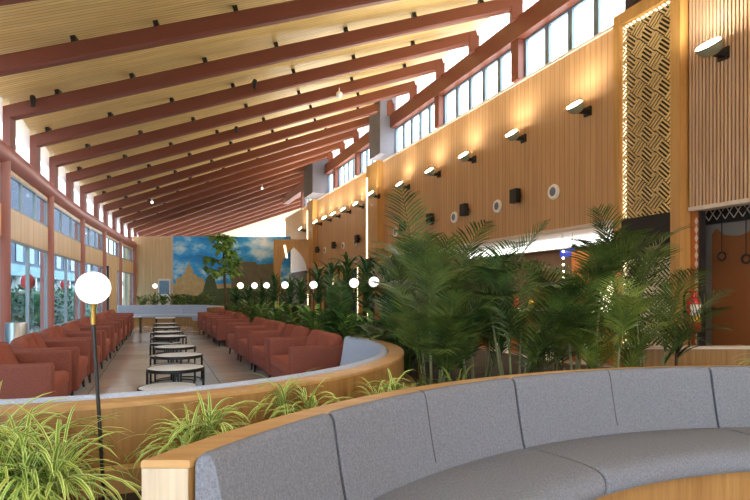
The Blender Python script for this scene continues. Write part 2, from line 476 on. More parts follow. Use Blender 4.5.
# roof beams, each with the clips that carry the boards
BW, BH = .15, .25
for n in range(-2, 18):
    l, r = Lpt(n), Rpt(n)
    d = (r - l); l = l - d * .012; L = d.length * 1.012; d.normalize()
    sd = d.cross(Vector((0, 0, 1))).normalized(); up = sd.cross(d)
    k = n + 2
    root = thing('roof_beam', f'long red-brown sloping roof beam, {ORD[k]} in view counted from the near end of the hall', 'beam', l, 0, 'sloping roof beams')
    b = B()
    o = Vector((0, 0, 0)); e = .03
    prof = [(-BW / 2, e), (-BW / 2 + e, 0), (BW / 2 - e, 0), (BW / 2, e), (BW / 2, BH - e), (BW / 2 - e, BH), (-BW / 2 + e, BH), (-BW / 2, BH - e)]
    b.prism(prof, o, sd, up, d * L)
    obj('beam_body', b, 'steel_red', root, smooth=30)
    if n < 10:
        t = .45 if n % 2 else 1.0
        while t < L - .3:
            b = B()
            p = d * t + up * (BH - .01) - d * .035 - sd * .09
            b.hexa(p, d * .07, sd * .12, up * .10)
            b.hexa(p + up * .02 + sd * .12, d * .07, sd * .02, -up * .08)
            obj('clip', b, 'black', root)
            t += 1.27 if n > -1 else 1.15
    # short posts that carry the beam at both ends
    b = B(); b.box(-.07, .07, -.07, .07, 0, 4.17 - 3.62 + .06)
    ps = obj('post', b, 'steel_red', root); ps.location = Vector((fx(l.y), l.y, 3.62)) - l if l.y > 3 else (0, 0, -.5)
    b = B(); b.box(-.1, .1, -.09, .09, 0, .34)
    ps = obj('post', b, 'steel_red', root); ps.location = Rpt(n) - l + Vector((0, 0, -.2)) - d * .1

# ------------------------------------------------------------------ left facade
COLY = [-1.2, 2.1, 5.4, 8.75, 11.95, 15.6, 18.75, 22.05, 25.45]
rt = thing('eaves_beam', 'rounded dusty red beam running along the top of the left window wall', 'beam', (fx(3), 3, 3.33))
b = B()
ys = [-4, 3, 5.4, 7.2, 8.75, 10, 11.95, 13.5, 15.6, 17.2, 18.75, 20.4, 22.05, 23.7, 25.6]
b.tube([(fx(y), y, 3.51) for y in ys], .175, 14)
obj('rail', b, 'col_red', rt, smooth=60, world=True)
for k, Y in enumerate(COLY):
    o = Vector((fx(Y), Y, 0))
    if k < 2: continue
    c = thing('window_column', f'slim dusty red column of the left window wall, {ORD[k - 2]} from the near end', 'column', o, 0, 'columns of the left window wall')
    b = B(); b.lathe([(.135, 0), (.135, 3.4)], 20); obj('shaft', b, 'col_red', c, smooth=50)
    b = B(); b.lathe([(.18, 0), (.18, .03), (.15, .06), (.135, .06)], 16); obj('foot_plate', b, 'col_red', c, smooth=30)

b_wall = B()
win = 0
for (y0, y1) in zip(COLY, COLY[1:]):
    p0 = Vector((fx(y0), y0, 0)); p1 = Vector((fx(y1), y1, 0))
    t = (p1 - p0); L = t.length; t.normalize(); nn = Vector((t.y, -t.x, 0)); ang = math.atan2(t.y, t.x)
    b_wall.hexa(p0 + Vector((0, 0, 2.17)) - nn * .06, t * L, nn * .1, (0, 0, .51))
    b_wall.hexa(p0 + Vector((0, 0, 3.28)) - nn * .05, t * L, nn * .08, (0, 0, .1))
    for (z0, z1, npan) in ((0.0, 2.17, 2), (2.68, 3.28, 3)):
        win += 1
        m = B(); f = .04
        for (xa, xb, za, zb) in ((.1, L - .1, 0, f), (.1, L - .1, z1 - z0 - f, z1 - z0), (.1, .1 + f, 0, z1 - z0), (L - .1 - f, L - .1, 0, z1 - z0)):
            m.box(xa, xb, -.03, .03, za, zb)
        w = obj('window_%d' % win, m, 'alu'); w.location = p0 + Vector((0, 0, z0)); w.rotation_euler = (0, 0, ang); struct(w)
        for k in range(npan):
            xa = .1 + f + (L - .2 - 2 * f) * k / npan; xb = .1 + f + (L - .2 - 2 * f) * (k + 1) / npan
            g = B(); g.box(xa, xb, -.006, .006, f, z1 - z0 - f)
            obj('pane', g, 'glass', w)
            if k:
                mm = B(); mm.box(xa - .024, xa + .024, -.03, .03, f, z1 - z0 - f); obj('mullion', mm, 'alu', w)
obj('wall_left', b_wall, 'tanwall')['kind'] = 'structure'
# frosted glazing between the eaves beam and the roof, one pane per beam bay
for n in range(-7, 10):
    a, c = Lpt(n), Lpt(n + 1)
    m = B(); m.hexa(a + Vector((-.06, .1, -.52)), c - a - Vector((0, .2, 0)), (.02, 0, 0), (0, 0, .92))
    win += 1
    struct(obj('window_%d' % win, m, 'frost'))

# ------------------------------------------------------------------ right wall
WZ0, WZ1 = 2.32, 5.12
def wallobj(name, b, mat, **k):
    o = obj(name, b, mat, **k); o.location = W0; o.rotation_euler = (0, 0, WANG); return o
b = B()
b.box(8.38, 17.2, -.12, 0, WZ0, WZ1); b.box(18.1, 24.35, -.12, 0, WZ0, WZ1); b.box(25.25, 30.5, -.12, 0, WZ0, WZ1)
wallobj('wall_right', b, 'wallwood')['kind'] = 'structure'
b = B()
for s0, s1 in ((8.4, 17.2), (18.1, 24.35), (25.25, 30.5)):
    b.box(s0, s1, -.14, .025, WZ0 - .05, WZ0); b.box(s0, s1, -.12, .03, WZ1, WZ1 + .04)
wallobj('trim_1', b, 'whitetrim')['kind'] = 'structure'
b = B(); b.box(4.2, 7.34, -.14, -.02, WZ0, WZ1)
wallobj('wall_right_ribbed', b, 'ribback')['kind'] = 'structure'
b = B()
s = 4.22
while s < 7.3:
    b.box(s, s + .027, -.02, .012, WZ0, WZ1); s += .0455
wallobj('trim_2', b, 'ribwood')['kind'] = 'structure'
b = B(); b.box(4.2, 7.3, -.14, .03, WZ0 - .05, WZ0); b.box(4.2, 7.3, -.12, .03, WZ1, WZ1 + .04)
wallobj('trim_3', b, 'whitetrim')['kind'] = 'structure'

# clerestory: ring beam, columns, windows
rb = wallthing('clerestory_beam', 'heavy red-brown beam running above the high windows of the right wall', 'beam', 6, 0, 5.9)
b = B(); b.box(0, 24.5, -.15, .12, 0, .38); obj('beam_body', b, 'steel_red', rb)
for i, (s, w) in enumerate(((10.75, .2), (13.75, .2), (19.35, .2), (21.7, .2), (26.6, .2))):
    c = wallthing('clerestory_column', f'short red-brown column between the high right-hand windows, {ORD[i]} from the near end', 'column', s, -.02, WZ1 + .04, 'clerestory columns')
    b = B(); b.box(-.11, .11, -.12, .12, 0, 5.9 - WZ1 - .04); obj('shaft', b, 'steel_red', c)
def clwin(s0, s1, npan):
    global win
    win += 1
    z0, z1 = WZ1 + .04, 5.9
    m = B(); f = .04
    m.box(s0, s1, -.10, -.04, z0, z0 + f); m.box(s0, s1, -.10, -.04, z1 - f, z1)
    m.box(s0, s0 + f, -.10, -.04, z0, z1); m.box(s1 - f, s1, -.10, -.04, z0, z1)
    w = wallobj('window_%d' % win, m, 'alu_blue'); struct(w)
    for k in range(npan):
        a = s0 + f + (s1 - s0 - 2 * f) * k / npan; c = s0 + f + (s1 - s0 - 2 * f) * (k + 1) / npan
        g = B(); g.box(a, c, -.075, -.068, z0 + f, z1 - f); obj('pane', g, 'clear', w)
        if k:
            mm = B(); mm.box(a - .05, a + .05, -.10, -.04, z0 + f, z1 - f); obj('mullion', mm, 'alu_blue', w)
clwin(8.3, 10.64, 4); clwin(10.86, 13.64, 5); clwin(13.86, 16.45, 5); clwin(17.3, 19.24, 4); clwin(19.46, 21.59, 4); clwin(21.81, 22.9, 2); clwin(24.2, 26.5, 4)
# pale glazing between the ring beam and the roof
for n in range(-2, 10):
    a, c = Rpt(n), Rpt(n + 1)
    m = B(); m.hexa(a + Vector((.05, .1, -.18)), c - a - Vector((0, .2, 0)), (.02, 0.008, 0), (0, 0, .66))
    win += 1
    struct(obj('window_%d' % win, m, 'frost'))
# structural pillars above the pilasters
for i, (s0, s1, d1, mt, lb) in enumerate(((7.3, 8.2, .12, 'dark_pillar', 'dark brown pillar above the fretwork panel, reaching the roof'),
                                 (16.45, 17.3, .42, 'grey_pillar', 'grey pillar reaching the roof in the middle of the right wall'),
                                 (22.9, 24.3, .6, 'shaded_pillar', 'grey pillar reaching the roof near the far end of the right wall'))):
    p = wallthing('pillar', lb, 'pillar', s0, 0, WZ1 + .04)
    b = B(); b.box(0, s1 - s0, -.14, d1, 0, 6.8 - (WZ1 + .04)); obj('shaft', b, mt, p)

# pilaster with backlit fretwork
def clip_poly(poly, x0, x1, y0, y1):
    def cl(ps, f, g):
        out = []
        for i in range(len(ps)):
            a, c = ps[i], ps[(i + 1) % len(ps)]
            fa, fc = f(a), f(c)
            if fa >= 0: out.append(a)
            if (fa >= 0) != (fc >= 0):
                t = fa / (fa - fc); out.append((a[0] + t * (c[0] - a[0]), a[1] + t * (c[1] - a[1])))
        return out
    for f in (lambda p: p[0] - x0, lambda p: x1 - p[0], lambda p: p[1] - y0, lambda p: y1 - p[1]):
        if len(poly) < 3: return []
        poly = cl(poly, f, None)
    return poly
def fret(b, x0, x1, z0, z1, d0, d1, cell=.19):
    """interlocking diagonal key fret cut to a rectangle"""
    r2 = math.sqrt(.5)
    bars = []
    N = int((x1 - x0 + z1 - z0) / cell) + 4
    t = cell * .085
    for i in range(-N, N):
        for j in range(-N, N):
            cx, cy = i * cell, j * cell
            hz = (i + j) % 2 == 0
            loc = []
            for k in (-1.5, -.5, .5, 1.5):
                loc.append((-.49 * cell, .49 * cell, k * cell / 4 - t / 2, k * cell / 4 + t / 2))
            loc.append((.49 * cell - t, .49 * cell, -.375 * cell, -.125 * cell)); loc.append((-.49 * cell, -.49 * cell + t, .125 * cell, .375 * cell))
            for (a, c, e, f) in loc:
                bars.append((cx + a, cx + c, cy + e, cy + f) if hz else (cx - f, cx - e, cy + a, cy + c))
    mx, mz = (x0 + x1) / 2, (z0 + z1) / 2
    for (a, c, e, f) in bars:
        poly = [(mx + (p - q) * r2, mz + (p + q) * r2) for p, q in ((a, e), (c, e), (c, f), (a, f))]
        if max(p[0] for p in poly) < x0 or min(p[0] for p in poly) > x1 or max(p[1] for p in poly) < z0 or min(p[1] for p in poly) > z1: continue
        poly = clip_poly(poly, x0, x1, z0, z1)
        if len(poly) >= 3: b.prism(poly, (0, d0, 0), (1, 0, 0), (0, 0, 1), (0, d1 - d0, 0))
PZ = 5.2
pil = wallthing('fretwork_pilaster', 'tall golden wood pilaster with glowing diagonal fretwork on the right wall', 'pilaster', 7.33, 0, 0)
b = B()
b.box(0, .14, -.1, .13, 0, PZ); b.box(.96, 1.07, -.1, .13, 0, PZ); b.box(.14, .96, 0, .13, PZ - .17, PZ); b.box(.14, .96, 0, .13, 0, .3)
obj('frame', b, 'gold', pil)
b = B(); b.box(.14, .96, -.02, .01, .3, PZ - .17); obj('backing', b, 'latback', pil)
b = B(); fret(b, .14, .96, WZ0 - .03, PZ - .17, .06, .08); obj('upper_fretwork', b, 'lattice', pil)
b = B(); b.box(.14, .96, .01, .09, 1.72, WZ0 - .03); obj('dark_panel', b, 'dark', pil)
b = B(); fret(b, .14, .96, .3, 1.72, .06, .08); obj('lower_fretwork', b, 'latpale', pil)
b = B(); b.box(.947, .959, .012, .055, .3, 1.7); b.box(.947, .959, .012, .055, WZ0, PZ - .18); b.box(.18, .94, .012, .055, PZ - .185, PZ - .172); b.box(.141, .15, .012, .05, WZ0, PZ - .18)
obj('light_strip', b, 'led', pil)
# far pilasters with a light strip down the far edge
for s0, s1, nm in ((17.2, 18.1, 'plain golden wood pilaster with a lit edge in the middle of the right wall'),
                   (24.35, 25.25, 'plain golden wood pilaster with a lit edge at the far end of the right wall')):
    p = wallthing('wall_pilaster', nm, 'pilaster', s0, 0, 0)
    b = B(); b.box(0, s1 - s0, -.1, .2, WZ0, WZ1 + .04); obj('panel', b, 'gold', p)
    b = B(); b.box(.0, .3, -.1, .16, 0, WZ0); obj('post', b, 'orange_wood', p)
    b = B(); b.box(s1 - s0 - .3, s1 - s0, -.1, .18, 0, WZ0); obj('dark_panel', b, 'dark', p)
    b = B(); b.box(s1 - s0 - .10, s1 - s0 - .02, .2, .212, WZ0, 4.8); b.box(s1 - s0 - .10, s1 - s0 - .03, .18, .195, .5, 1.2)
    obj('light_strip', b, 'led', p)

# wall uplighters
LS = [6.85, 9.02, 10.6, 12.26, 13.79, 15.46, 16.99, 18.9, 20.15, 21.33, 22.4, 23.7, 26.2]
def make_uplight(s, label):
    t = wallthing('wall_uplight', label, 'lamp', s, 0, 4.06, 'wall uplights')
    b = B(); b.box(-.07, .07, .0, .03, -.07, .07); b.box(-.03, .03, .03, .17, -.04, .02); obj('bracket', b, 'dark', t)
    e = rad(48); nv = Vector((0, math.cos(e), math.sin(e))); vv = Vector((0, -math.sin(e), math.cos(e))); uv = Vector((1, 0, 0))
    mt = Matrix((uv, vv, nv)).transposed().to_4x4(); mt.translation = Vector((0, .27, .06))
    b = B(); n = 24; A, C = .15, .085
    prof = [(1.06, .012), (1.07, 0), (1.0, -.05), (.78, -.10), (.4, -.125), (0, -.13)]
    b.lathe([(r * A, z) for r, z in prof], n, sy=C / A)
    bmesh.ops.transform(b.bm, matrix=mt, verts=b.bm.verts[:]); obj('housing', b, 'lampbody', t, smooth=60)
    b = B(); b.lathe([(A * .97, .013), (A * .9, .022), (0, .026)], n, sy=C / A)
    bmesh.ops.transform(b.bm, matrix=mt, verts=b.bm.verts[:]); obj('lens', b, 'lens', t, smooth=60)
    return t
UPL = ['on the ribbed wood wall at the right edge'] + [f'{ORD[i]} along the wall beyond the glowing fretwork' for i in range(12)]
up0 = make_uplight(LS[0], 'oval wall uplight ' + UPL[0])
for s, lb in zip(LS[1:], UPL[1:]):
    dup(up0, W(s, .22 if s in (16.99,) else 0, 4.06), WANG, 'oval wall uplight, ' + lb)

# round and square speakers
def make_ring():
    t = wallthing('wall_speaker', 'x', 'speaker', 9.79, 0, 2.95, 'round white speakers')
    b = B(); b.lathe([(.0, .0), (.125, .0), (.13, .02), (.115, .045), (.09, .05), (.075, .04), (.0, .04)], 28)
    rot = Matrix.Rotation(-PI / 2, 4, 'X'); bmesh.ops.transform(b.bm, matrix=rot, verts=b.bm.verts[:]); obj('ring', b, 'white', t, smooth=40)
    b = B(); b.lathe([(.078, .041), (.06, .052), (.03, .056), (0, .056)], 24)
    bmesh.ops.transform(b.bm, matrix=rot, verts=b.bm.verts[:]); obj('grille', b, 'grey_pillar', t, smooth=60)
    return t
r0 = make_ring(); RS = [9.79, 11.41, 13.07, 16.3, 19.6, 20.9, 23.2]
r0['label'] = 'round white wall speaker with grey centre, nearest of its row on the right wall'
for i, s in enumerate(RS[1:]): dup(r0, W(s, 0, 2.95), WANG, f'round white wall speaker with grey centre, {ORD[i + 1]} of its row from the near end')
def make_sq():
    t = wallthing('box_speaker', 'x', 'speaker', 10.72, 0, 3.03, 'black box speakers')
    b = B(); b.box(-.03, .03, 0, .06, -.04, .04); obj('bracket', b, 'black', t)
    b = B(); b.rbox(-.095, .095, .05, .17, -.13, .13, .015, 2); obj('cabinet', b, 'black', t)
    b = B(); b.box(-.08, .08, .17, .176, -.115, .115); obj('grille', b, 'dark', t)
    return t
q0 = make_sq(); q0['label'] = 'black box speaker on the right wall, nearest of its row'
for i, s in enumerate([12.5, 14.06, 15.65, 19.2, 21.75, 24.0]): dup(q0, W(s, 0, 3.03), WANG, f'black box speaker on the right wall, {ORD[i + 1]} of its row from the near end')

b = B(); b.box(-2.2, -.5, -4.3, -4.1, 0, 7.2); b.box(7.5, 9.5, -4.3, -4.1, 0, 7.2); b.box(-.5, 7.5, -4.3, -4.1, 2.6, 7.2); b.box(-.5, 7.5, -4.3, -4.1, 0, 1.3); struct(obj('wall_back_unseen', b, 'tanwall'))  # unseen rear wall, added to cut daylight from behind the camera
win += 1
b = B(); b.box(-.5, 7.5, -4.22, -4.2, 1.3, 2.6); struct(obj('window_%d' % win, b, 'clear'))  # unseen opening added in the rear wall to light the foreground sofa
b = B(); b.box(-4.0, 4.2, -.14, 0, 0, 6.9); wallobj('wall_right_unseen', b, 'wallwood')['kind'] = 'structure'  # unseen stretch of wall, added to dim the daylight on the foreground
# ------------------------------------------------------------------ zone under the right wall
b = B(); b.box(8.0, 30.5, -2.95, -2.8, 0, 2.8)
wallobj('wall_shop_back', b, 'shopwall')['kind'] = 'structure'
b = B(); b.box(3.5, 30.5, -3.0, -.12, 2.5, 2.62)
wallobj('ceiling_shop', b, 'white')['kind'] = 'structure'
b = B(); b.box(8.4, 16.9, -2.8, -2.6, 2.30, 2.5)
wallobj('trim_4', b, 'white')['kind'] = 'structure'
cl = wallthing('cove_light', 'long white lit cove along the back of the shop ceiling behind the palms', 'lamp', 8.5, -2.6, 2.28)
b = B(); b.box(0, 8.3, 0, .03, .02, .17); obj('diffuser', b, 'shopglow', cl)
b = B(); b.box(0, 8.3, -.02, .04, 0, .02); obj('housing', b, 'white', cl)
# partition between shops
for s0, nm in ((8.3, 'wall_shop_near'), (17.4, 'wall_shop_middle')):
    b = B(); b.box(s0 - .1, s0, -2.8, -.1, 0, 2.5); wallobj(nm, b, 'shopwall')['kind'] = 'structure'
# near bay at right: dark frieze, grey panels, wavy brown board, hanging rings, jamb, extinguisher
b = B(); b.box(3.5, 8.15, -.62, -.5, 0, 2.5); wallobj('wall_right_bay', b, 'grey_panel')['kind'] = 'structure'
fz = wallthing('lattice_frieze', 'dark frieze with criss-cross lattice above the brown board at right', 'frieze', 4.75, -.5, 2.17)
b = B(); b.box(0, 2.84, 0, .03, 0, .20); obj('backing', b, 'dark', fz)
b = B()
x = 0.0
while x < 2.72:
    for a, c in (((x, 0.02), (x + .11, .18)), ((x + .11, .02), (x, .18))):
        b.tube([(a[0], .035, a[1]), (c[0], .035, c[1])], .006, 5)
    x += .11
obj('lattice', b, 'whitetrim', fz)
b = B(); b.box(0, 2.84, 0, .05, -.03, 0); b.box(0, 2.84, 0, .05, .20, .23); b.box(2.8, 2.84, 0, .06, -2.15, 0); obj('frame', b, 'dark', fz)
bb = wallthing('brown_board', 'large plain brown board with a wavy top edge at the right edge', 'board', 4.9, -.5, .5)
top = [(x * .1, 1.5 + .05 * math.sin(x * 1.1) + .03 * math.sin(x * 2.7)) for x in range(0, 26)]
b = B(); b.prism([(0, 0), (2.45, 0)] + [(min(x, 2.45), z) for x, z in reversed(top)], (0, 0, 0), (1, 0, 0), (0, 0, 1), (0, .03, 0)); obj('panel', b, 'brown_board', bb)
for s, L_, lb in ((7.14, .60, 'dark ring hanging on a cord in front of the brown board, nearer the extinguisher'), (6.84, .65, 'dark ring hanging on a cord in front of the brown board, at the right edge')):
    h = wallthing('hanging_ring', lb, 'ring', s, -.36, 2.32, 'hanging rings')
    b = B(); b.tube([(0, 0, 0), (0, 0, -L_ + .04)], .006, 6); obj('cord', b, 'rope', h)
    b = B(); b.tube([(.05 * math.sin(k * PI / 10), 0, -L_ - .01 + .05 * math.cos(k * PI / 10)) for k in range(21)], .013, 8); obj('ring', b, 'rope', h, smooth=60)
jm = wallthing('jamb_post', 'orange wood jamb post beside the fretwork pilaster', 'post', 7.22, -.14, 0)
b = B(); b.box(0, .13, 0, .09, 0, 2.27); obj('shaft', b, 'orange_wood', jm)
b = B(); b.box(-.03, 0, 0, .09, 0, 2.27); obj('dark_edge', b, 'dark', jm)
b = B()
for k in range(15): b.prism([(0, .1), (.025, 0), (.05, .1), (.025, .2)], (.002, .09, .6 + k * .107), (1, 0, 0), (0, 0, .5), (0, .004, 0))
obj('carved_edge', b, 'whitetrim', jm)
ex = wallthing('fire_extinguisher', 'red fire extinguisher with white and yellow label beside the pilaster', 'fire extinguisher', 7.2, .06, .78)
b = B(); b.lathe([(0, 0), (.07, 0), (.078, .015), (.078, .34), (.07, .385), (.045, .415), (.025, .425), (.025, .45), (0, .45)], 24); obj('cylinder', b, 'red', ex, smooth=40)
b = B(); b.lathe([(.0, .44), (.03, .44), (.03, .49), (0, .49)], 12); b.box(-.012, .012, -.01, .11, .485, .5); b.box(-.012, .012, -.01, .10, .515, .53); obj('valve', b, 'red', ex)
b = B(); b.tube([(0, .02, .47), (.05, .06, .5), (.095, .05, .42), (.1, .03, .25), (.09, .03, .12)], .011, 8); obj('hose', b, 'black', ex, smooth=60)
for z0, z1, mt, nm in ((.2, .33, 'label_w', 'white_label'), (.12, .2, 'label_y', 'yellow_label')):
    b = B()
    pts = [(.0792 * math.cos(a), .0792 * math.sin(a)) for a in [rad(100 + 13 * k) for k in range(11)]]
    for p, q in zip(pts, pts[1:]): b.face([(p[0], p[1], z0), (q[0], q[1], z0), (q[0], q[1], z1), (p[0], p[1], z1)])
    obj(nm, b, mt, ex, smooth=60)
b = B(); b.tube([(.06, 0, .04), (.06, 0, -.78)], .01, 6); b.tube([(-.06, 0, .04), (-.06, 0, -.78)], .01, 6); b.box(-.09, .09, -.07, .07, -.02, 0); obj('stand', b, 'black', ex)

# shop furniture seen in glimpses through the palms
sc = wallthing('shop_counter', 'white-topped wooden shop counter half hidden behind the palms', 'counter', 10.2, -1.5, 0)
b = B(); b.box(0, 4.2, 0, .6, 0, .86); obj('body', b, 'orange_wood', sc)
b = B(); b.box(-.05, 4.25, -.05, .65, .86, .91); obj('worktop', b, 'white', sc)
for i, (s, d, w, lb) in enumerate(((9.2, -.5, 1.2, 'low white bench near the fretwork pilaster, behind the palms'), (11.4, -.35, 1.6, 'low white bench in front of the shop counter, behind the palms'))):
    t = wallthing('bench', lb, 'bench', s, d, 0, 'white shop benches')
    b = B(); b.box(0, w, 0, .4, .52, .58); obj('seat', b, 'white', t)
    for x in (.06, w - .12):
        b = B(); b.box(x, x + .06, .04, .36, 0, .52); obj('leg', b, 'white', t)
nt_ = wallthing('arched_sign', 'glowing pale yellow arched sign in the shop behind the palms', 'sign', 9.75, -1.3, .91)
b = B(); b.prism([(-.32, 0), (.32, 0), (.32, .3)] + [(.32 * math.cos(a * PI / 10), .3 + .3 * math.sin(a * PI / 10)) for a in range(1, 10)] + [(-.32, .3)], (0, 0, 0), (1, 0, 0), (0, 0, 1), (0, .05, 0)); obj('face', b, 'niche', nt_)
b = B(); b.box(-.3, .3, -.1, .12, -.91, 0); obj('plinth', b, 'orange_wood', nt_)
op = wallthing('shop_post', 'orange wood post inside the shop with a string of bulbs beside it', 'post', 11.0, -1.9, 0)
b = B(); b.box(0, .28, 0, .2, 0, 2.1); obj('shaft', b, 'orange_wood', op)
bs = wallthing('bulb_string', 'vertical string of small warm bulbs beside the orange shop post', 'light string', 11.5, -1.7, .9)
b = B(); b.tube([(0, 0, -.9), (0, 0, 1.55)], .006, 5); obj('cord', b, 'rope', bs)
for k in range(9):
    b = B(); b.sphere((0, .02, .1 + k * .14), .025, 8, 6); obj('bulb', b, 'bulb', bs)
sg = wallthing('hanging_sign', 'small blue sign hanging under the shop ceiling behind the palms', 'sign', 11.3, -1.75, 2.0)
b = B(); b.box(-.05, .35, 0, .03, 0, .16); obj('face', b, 'blue', sg)
b = B(); b.tube([(0, .015, .16), (0, .015, .5)], .005, 5); b.tube([(.3, .015, .16), (.3, .015, .5)], .005, 5); obj('hanger', b, 'rope', sg)
for i, (s, c, h) in enumerate(((10.5, 'red', .3), (10.9, 'white', .24), (11.4, 'orange_wood', .34), (11.9, 'label_y', .22), (12.4, 'red', .28), (12.9, 'white', .3), (13.5, 'terracotta_pot', .26), (14.0, 'blue', .2))):
    b = B(); b.lathe([(0, 0), (.07, 0), (.08, h * .5), (.06, h * .75), (.03, h * .85), (.03, h), (0, h)], 12)
    o = obj('jar', b, c, smooth=50); o.location = W(s, -1.15, .91)
    tag(o, f'small {dict(red="red", white="white", orange_wood="brown", label_y="yellow", terracotta_pot="clay", blue="blue")[c]} jar on the shop counter, {ORD[i]} from the near end', 'jar', 'jars on the shop counter')
# doorway frames further along
for i, (s0, s1) in enumerate(((19.2, 21.2), (21.9, 23.6))):
    d = wallobj('door_%d' % (i + 1), B().box(s0, s0 + .14, -.1, .04, 0, 2.2).box(s1 - .14, s1, -.1, .04, 0, 2.2).box(s0, s1, -.1, .04, 2.1, 2.27), 'gold'); struct(d)
    b = B(); b.box(s0 + .14, s1 - .14, -.05, -.03, 0, 2.1); obj('door_glass', b, 'bwin', d)
    b = B(); b.box(s0 + .10, s0 + .13, .04, .055, .3, 2.1); obj('light_strip', b, 'led', d)
b = B(); b.box(18.1, 30.5, -.3, -.12, 0, WZ0); wallobj('wall_right_lower', b, 'shopwall')['kind'] = 'structure'

# ------------------------------------------------------------------ end wall, mural, arch
EY = 25.6
b = B(); b.box(-11.95, -9.6, EY, EY + .15, 0, 3.93); o = obj('wall_end', b, 'tanwall'); struct(o)
b = B(); b.box(-9.64, -9.57, EY - .03, EY, 0, 3.93); o = obj('trim_5', b, 'whitetrim'); struct(o)
mu = thing('sky_mural', 'wide wall mural of blue sky, clouds and old stone buildings', 'mural', (-9.57, EY, 0))
b = B(); b.box(.0, 5.55, 0, .12, 0, 3.93); obj('sky_print', b, 'mural', mu)
def cut(pts, mat, nm, dy):
    b = B(); b.prism(pts, (0, -dy, 0), (1, 0, 0), (0, 0, 1), (0, .004, 0)); obj(nm, b, mat, mu)
cut([(.0, .5), (5.5, .5), (5.5, 1.55), (4.6, 1.65), (3.5, 1.6), (2.6, 1.7), (1.5, 1.62), (.7, 1.72), (.0, 1.68)], 'ruin', 'printed_ruins', .006)
cut([(.12, 1.6), (.15, 1.95), (.4, 2.0), (.42, 2.12), (.55, 2.16), (.58, 2.34), (.64, 2.46), (.72, 2.54), (.76, 2.86), (.80, 2.54), (.88, 2.46), (.94, 2.34), (.97, 2.16), (1.12, 2.12), (1.14, 2.0), (1.45, 1.95), (1.5, 1.6)], 'ruin', 'printed_temple', .010)
cut([(2.75, 1.3), (2.8, 2.75), (3.0, 2.88), (3.25, 2.74), (3.9, 2.72), (4.0, 2.6), (4.8, 2.66), (4.9, 1.3)], 'ruin_dark', 'printed_tower', .010)
cut([(.0, .5), (.0, 1.1), (.5, 1.2), (1.1, 1.08), (1.4, 1.3), (1.6, 2.0), (1.75, 2.15), (1.95, 2.0), (2.1, 1.45), (2.6, 1.5), (3.4, 1.3), (4.2, 1.6), (5.0, 1.35), (5.5, 1.5), (5.55, 1.3), (5.55, .5)], 'ruin_green', 'printed_trees', .014)
ag = thing('arch_gate', 'golden wood gate frame with a pointed arch at the far end', 'arch', (-4.34, 23.2, 0))
b = B(); b.box(0, .2, -.1, .1, 0, 3.55); b.box(1.5, 1.7, -.1, .1, 0, 3.55); b.box(.2, 1.5, -.1, .1, 3.47, 3.55); obj('frame', b, 'gold', ag)
arch = [(.28, 1.6), (.28, 2.25), (.31, 2.45), (.37, 2.63), (.47, 2.82), (.60, 2.98), (.73, 3.1), (.85, 3.22)]
left = [(.2, 1.2), (.28, 1.2)] + arch + [(.85, 3.47), (.2, 3.47)]
b = B(); b.prism(left, (0, -.05, 0), (1, 0, 0), (0, 0, 1), (0, .1, 0)); b.prism([(1.7 - x, z) for x, z in left], (0, -.05, 0), (1, 0, 0), (0, 0, 1), (0, .1, 0)); obj('arch_panel', b, 'gold', ag)
b = B(); b.box(1.52, 1.6, -.115, -.1, 2.4, 3.45); obj('light_strip', b, 'led', ag)
b = B(); b.prism([(.42, 3.3), (.5, 3.3), (.6, 2.75), (.53, 2.75)], (0, -.06, 0), (1, 0, 0), (0, 0, 1), (0, .01, 0)); obj('ornament', b, 'led', ag)

